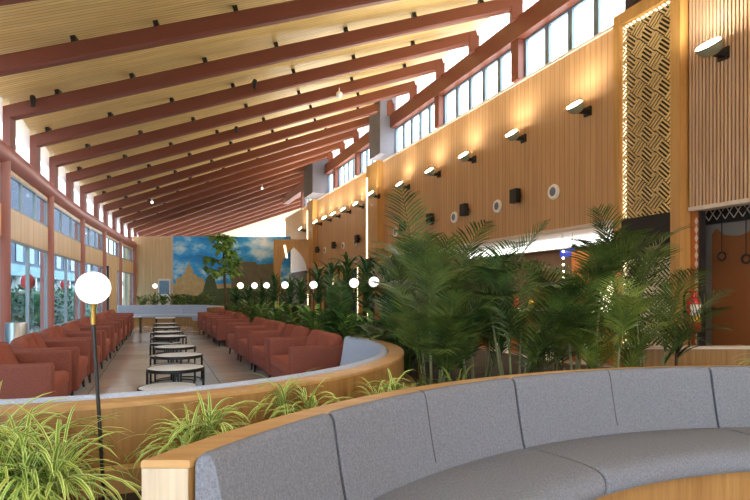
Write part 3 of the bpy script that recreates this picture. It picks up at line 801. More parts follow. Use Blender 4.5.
# ------------------------------------------------------------------ curved sofas
def curved_sofa(name, label, c, R0, a0, a1, gaps, seams, fab, cut=None, loc=None, seams_seat=()):
    dR = R0 - 3.335
    P = lambda prof: [(r + dR, z) for r, z in prof]
    root = thing(name, label, 'sofa', loc or (c[0] + R0 * math.cos((a0 + a1) / 2), c[1] + R0 * math.sin((a0 + a1) / 2), 0))
    N = 48
    b = B(); b.sweep(P([(3.335, 0), (3.335, .748), (3.21, .748), (3.21, 0)]), c, a0, a1, N, cut); obj('shell', b, 'oak', root, smooth=40, world=True)
    b = B(); b.sweep(P([(3.338, .748), (3.338, .764), (3.332, .77), (3.213, .77), (3.208, .764), (3.208, .748)]), c, a0, a1, N, cut); obj('rim', b, 'oak_top', root, smooth=40, world=True)
    b = B(); b.sweep(P([(3.205, 0.0), (3.205, .315), (2.64, .315), (2.64, 0.0)]), c, a0, a1, N, cut); obj('base', b, 'oak', root, smooth=40, world=True)
    if cut is not None:
        b = B()
        xs = [c[0] - math.sqrt(r * r - (cut - c[1]) ** 2) for r in (R0 - .002, R0 - .124)]
        b.box(xs[0], xs[1], cut - .006, cut - .0005, 0, .747); obj('end_panel', b, 'oak_lit', root, world=True)  # thin overlay, brightness of the lit end put into its colour
    back = P([(3.2, .3), (3.203, .5), (3.203, .755), (3.196, .776), (3.18, .787), (3.162, .784), (3.148, .765), (3.138, .72), (3.125, .65), (3.105, .55), (3.085, .47), (3.07, .42), (3.062, .36), (3.062, .3)])
    seat = P([(3.11, .317), (3.11, .42), (3.0, .438), (2.85, .443), (2.70, .441), (2.63, .434), (2.595, .42), (2.578, .395), (2.574, .365), (2.585, .33), (2.61, .317)])
    ed = [a0] + gaps + [a1]
    for i in range(len(ed) - 1):
        last = (i == len(ed) - 2)
        e0, e1 = ed[i] + .0025, ed[i + 1] - .0025
        for nm, pr in (('back_cushion', back), ('seat_cushion', seat)):
            b = B(); b.sweep(pr, c, e0, e1, 14, (cut + .004) if (last and cut is not None) else None, puff=.02)
            cu = obj(nm, b, fab, root, smooth=50, world=True)
            for sm in seams:
                if e0 < sm < e1:
                    b = B()
                    path = [(r - .0005, z) for r, z in pr if (nm == 'back_cushion' and z > .42 and r - dR < 3.2) or (nm == 'seat_cushion' and z > .33 and r - dR < 3.06)]
                    if nm == 'seat_cushion': continue
                    b.tube([(c[0] + r * math.cos(sm), c[1] + r * math.sin(sm), z) for r, z in path], .003, 5)
                    s_ = obj('seam', b, 'seam', cu, world=False)
                    for v in s_.data.vertices: v.co -= root.location
    return root
C1 = (2.4, .25)
curved_sofa('curved_sofa', 'large grey curved sofa with oak shell filling the foreground', C1, 3.335, rad(62), rad(157.5), [rad(95.4), rad(121.4), rad(144.4)], [rad(108.4), rad(133.4)], 'grey', cut=1.552)
C2 = (-2.19, 4.55)
curved_sofa('curved_sofa', 'pale grey curved sofa backed by an oak shell, just behind the spider plants', C2, 2.43, rad(-118), rad(34), [rad(-108), rad(-8)], [], 'pale_grey')
C3 = (-7.75, 18.9)
curved_sofa('curved_sofa', 'pale grey curved sofa at the far end of the lounge, below the mural', C3, 2.43, rad(-22), rad(146), [rad(20), rad(84)], [], 'pale_grey')

# ------------------------------------------------------------------ armchairs
CW, CD = 1.27, .74
def make_armchair():
    t = thing('armchair', 'x', 'armchair')
    h = CW / 2
    b = B(); b.rbox(-h + .10, h - .10, -CD / 2 + .0, CD / 2 - .02, .15, .30, .02, 2); obj('frame', b, 'terra', t, smooth=40)
    for sx in (-1, 1):
        b = B(); x0, x1 = sorted((sx * h, sx * (h - .13))); b.rbox(x0, x1, -CD / 2, CD / 2, .14, .635, .035, 3); obj('armrest', b, 'terra', t, smooth=50)
    b = B(); b.rbox(-h + .12, h - .12, -CD / 2 - .0, -CD / 2 + .16, .2, .665, .04, 3)
    for v in b.bm.verts: v.co.y -= max(0, v.co.z - .3) * .12
    obj('backrest', b, 'terra', t, smooth=50)
    b = B(); b.rbox(-h + .135, h - .135, -CD / 2 + .14, CD / 2 - .005, .285, .43, .04, 3); obj('seat_cushion', b, 'terra2', t, smooth=50)
    for sx in (-1, 1):
        b = B(); x0, x1 = sorted((sx * .006, sx * (h - .14)))
        b.rbox(x0, x1, -.075, .085, 0, .335, .06, 4)
        for v in b.bm.verts:
            k = 1 + .18 * math.cos((v.co.z - .167) / .335 * PI) * math.cos((v.co.x - (x0 + x1) / 2) / (x1 - x0) * PI)
            v.co.y *= k; v.co.z += .035 * math.cos((v.co.x - (x0 + x1) / 2) / (x1 - x0) * PI) * (v.co.z / .335)
        bmesh.ops.transform(b.bm, matrix=Matrix.Translation((0, -CD / 2 + .235, .425)) @ Matrix.Rotation(rad(23), 4, 'X'), verts=b.bm.verts[:])
        obj('back_cushion', b, 'terra2', t, smooth=60)
    for sx in (-1, 1):
        for sy in (-1, 1):
            b = B(); x, y = sx * (h - .08), sy * (CD / 2 - .08)
            b.tube([(x, y, .15), (x + sx * .015, y + sy * .015, 0)], [.022, .014], 8); obj('leg', b, 'blackleg', t, smooth=50)
    return t
ch0 = make_armchair()
nR = Vector((-.922, -.387, 0)); tR = Vector((-.387, .922, 0)); angR = math.atan2(nR.y, nR.x) - PI / 2
nL = -nR; angL = math.atan2(nL.y, nL.x) - PI / 2
first = True
def put_chair(p, ang, label, group):
    global first
    if first:
        ch0.location = p; ch0.rotation_euler = (0, 0, ang); ch0['label'] = label; ch0['group'] = group; first = False
    else: dup(ch0, p, ang, label, group)
k = 0
for g, (y0, cnt) in enumerate(((6.1, 4), (12.55, 4))):
    for i in range(cnt):
        Y = y0 + (1.28, 1.22)[g] * i
        fr = Vector((1.62 - .422 * Y, Y, 0))                     # front corner of the near arm
        p = fr + tR * (CW / 2) - nR * (CD / 2)
        lb = f'terracotta armchair in the near right-hand block, {ORD[i]} from the curved grey sofa' if g == 0 else f'terracotta armchair in the far right-hand block, {ORD[i]} beyond the gap in the row'
        put_chair(p, angR, lb, 'armchairs along the right of the lounge')
for i in range(9):
    Y = 4.73 + 1.37 * i
    fr = Vector((-1.0 - .385 * Y, Y, 0))
    p = fr + tR * (CW / 2) - nL * (CD / 2)
    put_chair(p, angL, f'terracotta armchair by the left windows, {ORD[i]} of the row from the near end', 'armchairs along the left of the lounge')

# ------------------------------------------------------------------ coffee tables
def make_table(h, r, nm):
    t = thing(nm, 'x', 'table')
    b = B(); b.lathe([(0, h - .012), (r - .012, h - .012), (r - .012, h), (r - .02, h + .003), (0, h + .003)], 40); obj('tabletop', b, 'tabletop', t, smooth=30)
    b = B(); b.lathe([(r - .014, h - .035), (r, h - .035), (r, h + .004), (r - .012, h + .004), (r - .014, h - .01)], 40); obj('rim', b, 'black', t, smooth=30)
    for k in range(4):
        a = rad(25 + 90 * k); b = B()
        x, y = (r - .012) * math.cos(a), (r - .012) * math.sin(a)
        b.box(x - .011, x + .011, y - .011, y + .011, 0, h - .03); obj('leg', b, 'black', t)
    b = B(); b.tube([((r - .012) * math.cos(k * PI / 18), (r - .012) * math.sin(k * PI / 18), .012) for k in range(22)], .009, 6); obj('foot_ring', b, 'black', t)
    return t
TT = [(176, 369, 6.39), (179, 356, 7.7), (175, 347.5, 8.9), (170, 337, 11.05), (168.5, 332.5, 12.3), (166.5, 328, 13.9), (166, 324.5, 15.6)]
tall = make_table(.37, .325, 'coffee_table'); low = make_table(.25, .30, 'nesting_table')
for i, (u, v, Y) in enumerate(TT):
    p = Vector(((u - 375) / F * Y, Y, 0)); q = p + Vector((.14, -.62, 0)) if i == 0 else p + Vector((.0, -.22, 0))
    l1 = f'taller round white coffee table with black rim, {ORD[i]} along the aisle'
    l2 = f'lower round white nesting table tucked under the {ORD[i]} coffee table along the aisle'
    if i == 0:
        tall.location = p; tall['label'] = l1; tall['group'] = 'coffee tables along the aisle'; low.location = q; low['label'] = l2; low['group'] = 'nesting tables along the aisle'
    else:
        dup(tall, p, 0, l1); 
        if i < 6: dup(low, q, 0, l2)
def square_table(p, w, h, lb):
    t = thing('side_table', lb, 'table', p, rad(20), 'square side tables')
    b = B(); b.rbox(-w / 2, w / 2, -w / 2, w / 2, h - .03, h, .006, 2); obj('tabletop', b, 'tabletop', t)
    for sx in (-1, 1):
        for sy in (-1, 1):
            b = B(); b.box(sx * (w / 2 - .03) - .02, sx * (w / 2 - .03) + .02, sy * (w / 2 - .03) - .02, sy * (w / 2 - .03) + .02, 0, h - .03); obj('leg', b, 'black', t)
square_table((-6.95, 17.9, 0), .6, .45, 'square side table in front of the far curved sofa')
square_table((-7.55, 16.9, 0), .45, .52, 'small square side table at the far end of the left armchairs')

# ------------------------------------------------------------------ globe lamps
def globe_lamp(p, h, r, mat, label, lean=0.0):
    t = thing('globe_lamp', label, 'lamp', p, 0, 'globe lamps in the planting')
    b = B(); b.tube([(0, 0, 0), (-lean, 0, h - r - .075)], .0072, 10); obj('pole', b, 'black', t, smooth=60)
    b = B(); b.lathe([(.009, 0), (.0095, .01), (.009, .068), (.016, .08), (0, .08)], 14, (-lean, 0, h - r - .08)); obj('collar', b, 'brass', t, smooth=40)
    b = B(); b.sphere((-lean, 0, h), r, 28, 18); obj('globe', b, mat, t, smooth=180)
    b = B(); b.lathe([(.05, 0), (.05, .01), (.012, .02), (0, .02)], 14); obj('base', b, 'black', t, smooth=30)
    return t
BED = .40
globe_lamp((-1.045, 2.09, BED), 1.27 - BED, .062, 'globe', 'white globe lamp on a slim black pole in front of the spider plant', .045)
for (u, v, Y, r, mt, lb) in ((374, 282, 7.1, .068, 'globe', 'white globe lamp among the palms right of centre, nearest of the far globes'),
                             (354, 283, 8.2, .07, 'globe', 'white globe lamp half hidden by leaves left of the nearest far globe'),
                             (313.5, 285, 10.4, .075, 'globe', 'white globe lamp in front of the arch gate, behind the near right armchairs'),
                             (285, 285, 12.6, .08, 'globe', 'white globe lamp beside dark leaves below the arch opening'),
                             (266.5, 285.5, 14.4, .08, 'globe', 'white globe lamp just left of the arch gate'),
                             (254.5, 285.6, 16.0, .09, 'globe', 'white globe lamp under the right end of the mural'),
                             (240.4, 285.6, 17.6, .10, 'globe_warm', 'warm yellow globe lamp beside the tall leafy tree'),
                             (155, 286, 23.2, .10, 'globe', 'small white globe lamp in front of the tan end wall')):
    p = at(u, v, Y); bz = BED if Y < 20 else .55
    globe_lamp((p.x, p.y, bz), p.z - bz, r, mt, lb)

# ------------------------------------------------------------------ planters
def arc(c, r, a0, a1, n): return [(c[0] + r * math.cos(a0 + (a1 - a0) * k / n), c[1] + r * math.sin(a0 + (a1 - a0) * k / n)) for k in range(n + 1)]
poly = arc(C1, 3.36, rad(157), rad(62), 24) + [(4.6, 3.2), (4.6, 5.95), (2.75, 5.95), (2.1, 6.6), (1.3, 9.0), (-.6, 13.5), (-2.3, 18.2), (-2.5, 19.0), (-5.2, 19.0), (-4.98, 18.2), (-4.0, 15.6), (-2.9, 13.0), (-1.9, 10.6), (-1.0, 8.5), (-.35, 7.0), (.12, 6.1)]
poly += arc(C2, 2.45, rad(30), rad(-116), 30) + [(-3.3, 2.1), (-1.0, 1.56)]
pl = thing('planter_bed', 'long planted bed winding between the curved sofas and along the right armchairs', 'planter', (0.5, 5, 0))
b = B(); a_ = [b.bm.verts.new((x, y, BED)) for x, y in poly]; b.bm.faces.new(a_); obj('soil', b, 'soil', pl, world=True)
b = B()
n_ = len(poly)
for i in range(n_):
    p, q = poly[i], poly[(i + 1) % n_]
    b.face([(p[0], p[1], 0), (q[0], q[1], 0), (q[0], q[1], BED + .02), (p[0], p[1], BED + .02)])
    # inner face gives the curb a thickness
m_ = obj('curb', b, 'oak', pl, world=True, fixn=True)
sol = m_.modifiers.new('thick', 'SOLIDIFY'); sol.thickness = .03; sol.offset = 0
lw = thing('partition', 'low oak partition closing the palm bed at right, behind the sofa', 'partition', (2.75, 5.98, 0))
b = B(); b.box(0, 2.6, 0, .06, 0, .63); obj('panel', b, 'oak', lw)
b = B(); b.box(-.02, 2.62, -.03, .09, .63, .66); obj('cap', b, 'whitetrim', lw)
ld = thing('planter_ledge', 'narrow oak ledge along the foot of the curved oak shell', 'ledge', (-1.2, 2.2, BED))
b = B(); b.sweep([(2.445, BED), (2.445, .50), (2.53, .50), (2.53, BED)], C2, rad(-112), rad(25), 30); obj('board', b, 'oak_top', ld, smooth=40, world=True)
pb = thing('planter_box', 'low planter box of shrubs behind the far curved sofa', 'planter', (-8.3, 23.0, 0))
b = B(); b.box(-2.6, 3.4, -.4, .4, 0, .52); obj('box', b, 'oak', pb)
b = B(); b.box(-2.55, 3.35, -.35, .35, .52, .55); obj('soil', b, 'soil', pb)

# ------------------------------------------------------------------ plants
def blade(b, base, az, el, L, w, droop, seg=6, fold=.25, tip=1.0, tw=0.0):
    """strap leaf: starts at elevation el and bends down by droop radians along its length"""
    p = Vector(base); h = Vector((math.cos(az), math.sin(az), 0)); sdv = Vector((-math.sin(az), math.cos(az), 0))
    pts = []
    for i in range(seg + 1):
        t = i / seg
        e = el - droop * t ** 1.3
        d = h * math.cos(e) + Vector((0, 0, math.sin(e)))
        nrm = -h * math.sin(e) + Vector((0, 0, math.cos(e)))
        ww = w * (math.sin(PI * min(1, (t * .92 + .08))) ** .6 if tip else 1)
        a2 = tw * t
        sv = sdv * math.cos(a2) + nrm * math.sin(a2)
        pts.append((p.copy(), sv, nrm, ww, t))
        p = p + d * (L / seg)
    for (p0, s0, n0, w0, t0), (p1, s1, n1, w1, t1) in zip(pts, pts[1:]):
        for sg, ua, ub in ((-1, 0, .5), (1, .5, 1)):
            a = p0 + sg * s0 * w0 / 2 + n0 * fold * w0 / 2; c = p1 + sg * s1 * w1 / 2 + n1 * fold * w1 / 2
            if sg < 0: b.face([a, p0, p1, c], [(0, t0), (.5, t0), (.5, t1), (0, t1)])
            else: b.face([p0, a, c, p1], [(.5, t0), (1, t0), (1, t1), (.5, t1)])

def broadleaf(b, base, az, el, L, w, droop, seg=5):
    blade(b, base, az, el, L, w, droop, seg, .2)

def spider(p, n, L, name_label, group='spider plants', seed=1, mat='spider', wd=.014, pot=0.0, nm='spider_plant', cat='plant', crowns=1, sp=.06):
    r = random.Random(seed)
    t = thing(nm, name_label, cat, p, 0, group)
    b = B()
    if pot:
        q = B(); q.lathe([(0, 0), (.09, 0), (.12, pot), (.105, pot), (.1, pot - .02), (0, pot - .02)], 16); obj('pot', q, 'terracotta_pot', t, smooth=40)
    for c in range(crowns):
        cx, cy = (r.uniform(-sp, sp), r.uniform(-sp, sp)) if crowns > 1 else (0, 0)
        hz = pot + (r.uniform(0, .12) if crowns > 1 else 0)
        for k in range(n // crowns):
            az = r.uniform(0, 2 * PI); el = rad(r.uniform(25, 88))
            blade(b, (cx + r.uniform(-.02, .02), cy + r.uniform(-.02, .02), hz), az, el, L * r.uniform(.55, 1.1), wd * r.uniform(.7, 1.2), rad(r.uniform(80, 175)), 8, .3, tw=r.uniform(-.5, .5))
    obj('foliage', b, mat, t, smooth=180, fixn=False)
    b = B(); b.lathe([(.05, pot - .02), (.05, pot + .02), (.02, pot + .05), (0, pot + .05)], 10); obj('crown', b, 'stem', t, smooth=50)
    return t
def sp_at(u, Y): return ((u - 375) / F * Y, Y, BED)
spider((-1.17, 1.92, BED - .0), 300, .46, 'big pale striped spider plant at the lower left corner', seed=3, crowns=5, sp=.14, pot=.1, wd=.015)
spider(sp_at(8, 2.02), 110, .44, 'pale striped spider plant at the left edge beside the big one', seed=4, pot=.1, crowns=3, sp=.1)
spider(sp_at(205, 2.25), 110, .30, 'spider plant between the two oak shells, left of centre', seed=5, pot=.16, crowns=3, sp=.07, wd=.013)
spider(sp_at(297, 2.72), 100, .31, 'spider plant peeping over the sofa rim, third from the left', seed=6, pot=.16, crowns=3, sp=.09, wd=.014)
spider(sp_at(385, 3.1), 90, .30, 'spider plant over the sofa rim, below the end of the pale curved sofa', seed=7, pot=.14, crowns=3, sp=.12, wd=.013)
spider((3.9, 5.2, BED), 80, .5, 'pale spider plant against the low partition at the right edge', seed=8, crowns=3, sp=.1, wd=.016)
spider(sp_at(424, 3.6), 70, .42, 'dark green grassy tuft at the foot of the leftmost palm', seed=9, mat='palm', wd=.012, nm='grass_tuft', crowns=3, sp=.1)
spider(sp_at(452, 3.9), 80, .46, 'yellow-green grassy tuft between the palm stems', seed=10, mat='palm3', wd=.011, nm='grass_tuft', crowns=3, sp=.14)

def frond(b, base, az, el, L, droop, r, ll=.34, n=24, wd=.014, roll=0):
    p = Vector(base); h = Vector((math.cos(az), math.sin(az), 0)); sdv = Vector((-math.sin(az), math.cos(az), 0))
    seg = 26; pts = []
    for i in range(seg + 1):
        t = i / seg; e = el - droop * t ** 1.5
        d = h * math.cos(e) + Vector((0, 0, math.sin(e)))
        pts.append((p.copy(), d, -h * math.sin(e) + Vector((0, 0, math.cos(e)))))
        p = p + d * (L / seg)
    b.tube([q[0] for q in pts[::2]], [.007 * (1 - .75 * i / 13) for i in range(14)], 5, cap=False)
    for k in range(n):
        t = .2 + .8 * (k + .5) / n
        q, d, nr = pts[min(seg, int(t * seg))]
        for sg in (-1, 1):
            ln = ll * (math.sin(PI * (.16 + .80 * (t - .2) / .8)) ** .7) * r.uniform(.85, 1.1)
            fw = .55 + .5 * t + r.uniform(-.1, .1)
            dv = (sdv * sg + d * fw + nr * (.42 - .25 * t)).normalized()
            pr = q.copy(); w0 = wd * r.uniform(.8, 1.15)
            wv = d.cross(dv).cross(dv)
            wv = (dv.cross(nr)).normalized()
            prev = (pr + wv * w0 * .25, pr - wv * w0 * .25)
            cur = pr
            for s_ in range(3):
                dd = (dv + Vector((0, 0, -.16 * s_ - r.uniform(0, .08)))).normalized()
                cur = cur + dd * ln / 3
                wk = (.5, .42, .02)[s_] * w0
                nx = (cur + wv * wk, cur - wv * wk)
                b.face([prev[0], prev[1], nx[1], nx[0]]); prev = nx
def palm(p, stems, hts, nf, L, label, seed, mat='palm', ll=.34, spread=.12, cr='cane'):
    r = random.Random(seed)
    t = thing('palm', label, 'palm', p, 0, 'palms behind the sofa')
    for k in range(stems):
        a = 2 * PI * k / stems + r.uniform(-.4, .4); bs = Vector((spread * math.cos(a), spread * math.sin(a), 0))
        h = hts * (.12 + .93 * ((k * .618 + r.uniform(0, .25)) % 1.0))
        tp = bs + Vector((math.cos(a) * h * .16, math.sin(a) * h * .16, h))
        b = B(); b.tube([bs, bs.lerp(tp, .5) + Vector((0, 0, .02)), tp], [.012, .010, .007], 8); obj('stem', b, cr, t, smooth=60)
        for f in range(nf):
            az = a + r.uniform(-1.5, 1.5) if f else r.uniform(0, 6.28)
            b = B(); frond(b, tp - Vector((0, 0, r.uniform(0, .12))), az, rad(r.uniform(55, 89)), L * r.uniform(.65, 1.1), rad(r.uniform(15, 95)), r, ll)
            obj('frond', b, mat, t, fixn=False)
    return t
def pp(u, Y): return ((u - 375) / F * Y, Y, BED)
PALMS = [
    (434, 4.6, 9, .92, 3, .85, 'feathery green palm, leftmost and tallest behind the sofa', 'palm', .30),
    (476, 5.2, 7, .92, 3, .85, 'dark feathery palm, second from the left behind the sofa', 'palm2', .30),
    (516, 4.8, 6, .66, 3, .85, 'arching palm in the middle of the palm bed', 'palm', .30),
    (580, 4.9, 7, 1.0, 3, .88, 'tall upright palm just left of the glowing fretwork', 'palm', .30),
    (610, 4.7, 4, .45, 3, .72, 'olive green palm low beside the glowing fretwork', 'palm3', .27),
    (646, 5.0, 6, 1.0, 3, .82, 'wide palm in front of the lower fretwork, rightmost of the bed', 'palm', .31),
    (398, 5.9, 6, .65, 3, .80, 'shady palm behind the end of the pale curved sofa', 'palm2', .30),
    (545, 5.6, 5, .55, 3, .80, 'olive tinged palm behind the middle of the palm bed', 'palm3', .28),
    (345, 8.3, 6, .60, 3, .80, 'small palm beyond the near right armchairs, left of the far globe lamps', 'palm2', .28),
]
for i, (u, Y, st, h, nf, L, lb, mt, ll) in enumerate(PALMS):
    palm(pp(u, Y), st, h, nf, L, lb, 20 + i, mt, ll)

def dracaena(p, h, n, L, label, seed, mat='darkleaf', w=.04):
    r = random.Random(seed)
    t = thing('dracaena', label, 'plant', p, 0, 'dark strap-leaved plants in the bed')
    b = B(); b.tube([(0, 0, 0), (.01, 0, h)], [.018, .012], 7); obj('stem', b, 'bark', t, smooth=60)
    b = B()
    for k in range(n):
        z = h * (.42 + .58 * k / n)
        blade(b, (.008, 0, z), k * 2.4 + r.uniform(-.3, .3), rad(r.uniform(30, 80)), L * r.uniform(.8, 1.1), w * r.uniform(.8, 1.2), rad(r.uniform(50, 110)), 5, .25)
    obj('foliage', b, mat, t, smooth=180, fixn=False)
def leafy(p, n, L, label, seed, mat='broad', w=.11, nm='broadleaf_plant', grp='broad-leaved plants along the bed', hh=.3):
    r = random.Random(seed)
    t = thing(nm, label, 'plant', p, 0, grp)
    b = B(); bs = B()
    for k in range(n):
        az = r.uniform(0, 2 * PI); h = r.uniform(.4, 1.1) * hh; ro = r.uniform(.03, .22)
        tp = Vector((math.cos(az) * ro, math.sin(az) * ro, h))
        bs.tube([(0, 0, 0), tp * .5 + Vector((0, 0, .04)), tp], .006, 4, cap=False)
        broadleaf(b, tp, az + r.uniform(-.4, .4), rad(r.uniform(10, 60)), L * r.uniform(.7, 1.15), w * r.uniform(.8, 1.2), rad(r.uniform(40, 95)))
    obj('foliage', b, mat, t, smooth=180, fixn=False)
    obj('stems', bs, 'stem', t, smooth=60)
# dark plants behind the near palms
for i, (u, Y, h) in enumerate(((418, 5.3, .5), (450, 5.6, .55), (500, 5.5, .5), (590, 5.5, .45), (635, 5.6, .5), (676, 5.5, .4))):
    dracaena(pp(u, Y), h, 26, .42, f'dark strap-leaved plant low among the palms, {ORD[i]} from the left', 60 + i)
# long bed behind the right-hand armchairs
Ys = [6.5 + .72 * i for i in range(17)]
for i, Y in enumerate(Ys):
    x = 2.98 - .422 * Y + (.12 if i % 2 else -.02)
    leafy((x, Y, BED), 34, .30, f'broad-leaved green plant behind the right armchairs, {ORD[i]} from the near end', 100 + i, 'broad' if i % 3 else 'palm', .10, hh=.46)
for i, (u, Y, h) in enumerate(((396, 7.2, 1.15), (384, 8.4, 1.15), (366, 9.2, 1.2), (347, 10, 1.4), (331, 10.8, 1.25), (318, 11.8, 1.2), (301, 12.8, 1.0), (290, 13.8, 1.0), (274, 14.6, 1.1), (262, 15.8, .9), (248, 16.9, .85), (236, 17.6, .8))):
    dracaena(pp(u, Y), h, 64, .55, f'dark strap-leaved plant in the long bed before the right wall, {ORD[i]} from the near end', 140 + i, 'darkleaf' if i % 3 else 'palm2', .05)
for i, (u, Y) in enumerate(((408, 5.6), (420, 6.4), (405, 7.0), (372, 7.6))):
    leafy(pp(u, Y), 30, .34, f'large-leaved plant beside the round end of the pale sofa, {ORD[i]} from the front', 180 + i, 'broad' if i % 2 else 'palm', .10, hh=.38, nm='large_leaved_plant', grp='large-leaved plants by the pale sofa')
# leafy tree
r = random.Random(5)
tp_ = at(226, 290, 18.3)
tr = thing('leafy_tree', 'slender tree with drooping light green leaves in front of the mural', 'tree', (tp_.x, tp_.y, BED))
b = B(); H_ = 2.75
b.tube([(0, 0, 0), (-.05, 0, H_ * .5), (-.1, 0, H_ * .95)], [.05, .04, .02], 8)
tips = []
for k in range(26):
    z = H_ * r.uniform(.52, .97); a = r.uniform(0, 2 * PI); ln = r.uniform(.3, .72) * (1.15 - .45 * (z / H_ - .5) * 2)
    q = Vector((-.1 * z / H_, 0, z)); e = q + Vector((math.cos(a) * ln, math.sin(a) * ln, ln * .35))
    b.tube([q, q.lerp(e, .6) + Vector((0, 0, .05)), e], [.014, .009, .005], 5); tips.append((q, e, a))
obj('trunk', b, 'bark', tr, smooth=60)
b = B()
for q, e, a in tips:
    for j in range(20):
        s_ = q.lerp(e, r.uniform(.35, 1.0))
        broadleaf(b, s_, a + r.uniform(-1.8, 1.8), rad(r.uniform(-40, 30)), r.uniform(.22, .38), .12, rad(r.uniform(20, 70)), 4)
obj('foliage', b, 'treeleaf', tr, smooth=180, fixn=False)
for i, u in enumerate((142, 153, 163, 173, 184, 196, 207)):
    leafy(((u - 375) / F * 23.0, 23.0 + .1 * (i % 2), .55), 46, .30, f'pale low shrub behind the far curved sofa, {ORD[i]} from the left', 200 + i, 'shrub', .08, 'shrub', 'shrubs in the far planter box', .5)

# ------------------------------------------------------------------ small things on the left
bn = thing('litter_bin', 'cylindrical brushed steel bin by the left windows', 'bin', (-5.25, 7.9, 0))
b = B(); b.lathe([(0, 0), (.14, 0), (.14, .8), (.13, .82), (.115, .82), (.115, .7), (0, .7)], 24); obj('body', b, 'steel', bn, smooth=40)
b = B(); b.lathe([(.142, .02), (.145, .02), (.145, .05), (.142, .05)], 24); obj('base_ring', b, 'black', bn, smooth=40)
dl = thing('door_leaf', 'open tan door leaf with a black edge by the far left windows', 'door', (-8.55, 17.3, 0), rad(100))
b = B(); b.box(0, .9, -.02, .02, 0.02, 2.1); obj('panel', b, 'tanwall', dl)
b = B(); b.box(-.05, 0, -.03, .03, 0, 2.12); obj('edge_frame', b, 'black', dl)
po = thing('poster_stand', 'small white poster stand before the tan end wall', 'poster', (-9.72, 24.9, 0))
b = B(); b.box(-.27, .27, 0, .03, .55, 1.9); obj('board', b, 'white', po)
b = B(); b.box(-.23, .23, -.004, 0, 1.2, 1.82); obj('picture', b, 'poster', po)
b = B(); b.box(-.15, -.12, 0, .03, 0, .55); b.box(.12, .15, 0, .03, 0, .55); b.box(-.25, .25, -.15, .18, 0, .02); obj('foot', b, 'black', po)

# spotlights clipped to the beams, dome camera
def beam_point(n, u):
    l, r_ = Lpt(n), Rpt(n); best = None
    for k in range(400):
        p = l.lerp(r_, k / 399); uu = 375 + F * p.x / p.y
        if best is None or abs(uu - u) < best[0]: best = (abs(uu - u), p)
    return best[1]
for n, u, lb in ((0, 38, 'at the upper left, on the third beam'), (1, 255, 'on the fourth beam near its middle'), (3, 237, 'on the sixth beam near its middle')):
    p = beam_point(n, u) + Vector((0, -.14, BH - .02))
    t = thing('spotlight', 'small black spotlight clipped ' + lb, 'spotlight', p, rad(30), 'beam spotlights')
    b = B(); b.box(-.02, .02, -.0, .08, -.02, .02); b.tube([(0, 0, 0), (0, -.05, -.05)], .012, 6); obj('bracket', b, 'black', t)
    b = B(); b.lathe([(0, -.1), (.035, -.1), (.045, .06), (.03, .08), (0, .08)], 12, (0, -.07, -.06)); obj('head', b, 'black', t, smooth=40)
p = beam_point(2, 340) + Vector((0, -.1, 0))
t = thing('dome_camera', 'white dome camera hanging below the fifth roof beam', 'camera', p)
b = B(); b.tube([(0, .05, .2), (0, 0, .05)], .012, 8); obj('stem', b, 'white', t)
b = B(); b.lathe([(0, -.10), (.04, -.085), (.07, -.04), (.075, 0), (.06, .04), (.02, .06), (0, .06)], 18); obj('dome', b, 'white', t, smooth=60)
for (n, u, lb) in ((9, 262, 'white pin spotlight under the far beams, right of the tall tree'), (6, 152, 'white pin spotlight under the beams at far left')):
    p = beam_point(n, u)
    t = thing('pin_light', lb, 'spotlight', p, 0, 'pin lights under the far beams')
    b = B(); b.tube([(0, 0, 0), (0, 0, -.12)], .01, 6); obj('stem', b, 'white', t)
    b = B(); b.lathe([(0, -.2), (.04, -.2), (.045, -.12), (0, -.1)], 12); obj('head', b, 'globe', t)

# ------------------------------------------------------------------ outdoors on the left
r = random.Random(11)
for i, (x, y, L_) in enumerate(((-11.9, 17.0, 5.0), (-13.7, 22.8, 5.0), (-15.5, 28.6, 5.0))):
    hd = thing('hedge', f'clipped green hedge outside the left windows, {ORD[i]} from the near end', 'hedge', (x, y, 0), rad(108))
    b = B(); b.rbox(-L_ / 2, L_ / 2, -.4, .4, 0, 1.3, .1, 2)
    for k in range(900):
        px, py, pz = r.uniform(-L_ / 2, L_ / 2), r.choice((-.4, .4, r.uniform(-.4, .4))), r.uniform(.05, 1.45)
        blade(b, (px, py, pz), r.uniform(0, 6.28), rad(r.uniform(-20, 80)), .18, .10, rad(40), 2, .1)
    obj('foliage', b, 'hedge', hd, fixn=False)
bd = thing('pavilion', 'pale blue building with a flat canopy seen through the left windows', 'building', (-22, 26, 0), rad(108))
b = B(); b.box(-34, 70, -.5, 3.2, 2.5, 3.3); obj('canopy', b, 'canopy', bd)
b = B(); b.box(-34, 70, 2.6, 3.2, 0, 2.5); obj('shopfront', b, 'bwin', bd)
b = B(); b.box(-34, 70, 3.3, 6, 2.6, 15); obj('added_upper_floor', b, 'sky_block', bd)  # added storey, blocks the white sky behind the upper panes
for k in range(26):
    b = B(); b.box(-33 + k * 3.7, -31 + k * 3.7, 3.22, 3.3, 4.2, 7.6); obj('added_upper_window', b, 'bwin', bd)  # windows of the added storey
for k in range(25):
    b = B(); b.box(-33.5 + k * 4, -33.2 + k * 4, -.3, 0, 0, 2.5); obj('column', b, 'white', bd)
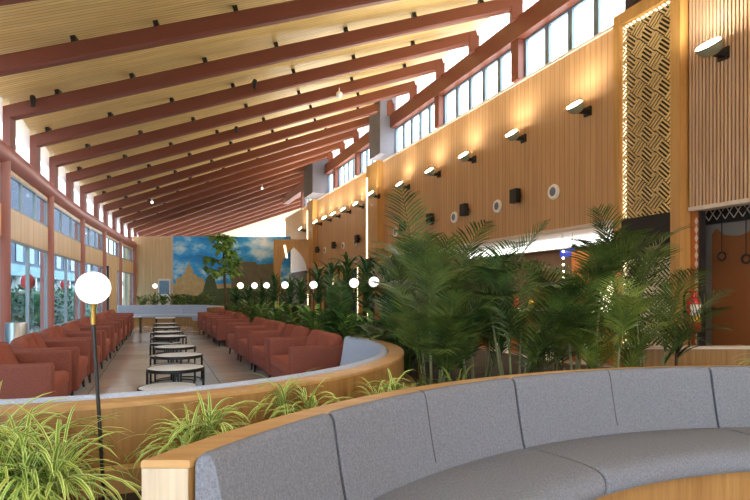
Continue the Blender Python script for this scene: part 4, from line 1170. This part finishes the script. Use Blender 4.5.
for i, (u, v, Y) in enumerate(((3, 282, 11.5), (28, 282, 13.5), (65, 285, 20.5))):
    p = at(u, v, Y)
    t = thing('paper_lantern', f'red paper lantern hanging outside the left windows, {ORD[i]} from the near end', 'lantern', p, 0, 'red lanterns outside')
    b = B(); b.sphere((0, 0, 0), .16, 14, 10, 1.25); obj('shade', b, 'lantern', t, smooth=180)
    b = B(); b.tube([(0, 0, .2), (0, 0, 3.1 - p.z)], .008, 5); b.lathe([(.05, .18), (.05, .22), (0, .22)], 10); obj('cord', b, 'brass', t)
    b = B(); b.tube([(0, 0, -.19), (0, 0, -.42)], .025, 6); obj('tassel', b, 'lantern', t)

# ------------------------------------------------------------------ light
w = bpy.data.worlds.new('daylight'); S.world = w; w.use_nodes = True
nt = w.node_tree; bg = nt.nodes['Background']
bg.inputs['Color'].default_value = (.88, .945, 1.0, 1); bg.inputs['Strength'].default_value = 5.5
def area(name, loc, rot, sx, sy, power, col):
    l = bpy.data.lights.new(name, 'AREA'); l.shape = 'RECTANGLE'; l.size = sx; l.size_y = sy; l.energy = power; l.color = col
    o = bpy.data.objects.new(name, l); COL.objects.link(o); o.location = loc; o.rotation_euler = rot; return o
area('shop_ceiling_light', W(12.5, -1.5, 2.47), (0, 0, WANG), 6, 1.2, 45, (1, .86, .68))

# ------------------------------------------------------------------ camera
cam = bpy.data.cameras.new('camera'); cam.sensor_fit = 'HORIZONTAL'; cam.sensor_width = 36; cam.lens = 36 * F / 750
cam.shift_y = (293 - 250) / 750; cam.clip_end = 400
co = bpy.data.objects.new('camera', cam); COL.objects.link(co)
co.location = (0, 0, EYE); co.rotation_euler = (PI / 2, 0, 0)
S.camera = co
vs = S.view_settings
vs.view_transform = 'Standard'; vs.look = 'None'; vs.gamma = 1; vs.use_curve_mapping = False; vs.exposure = .92
S.cycles.max_bounces = 8; S.cycles.diffuse_bounces = 5; S.cycles.transparent_max_bounces = 16
S.cycles.sample_clamp_indirect = 6.0; S.cycles.use_denoising = True
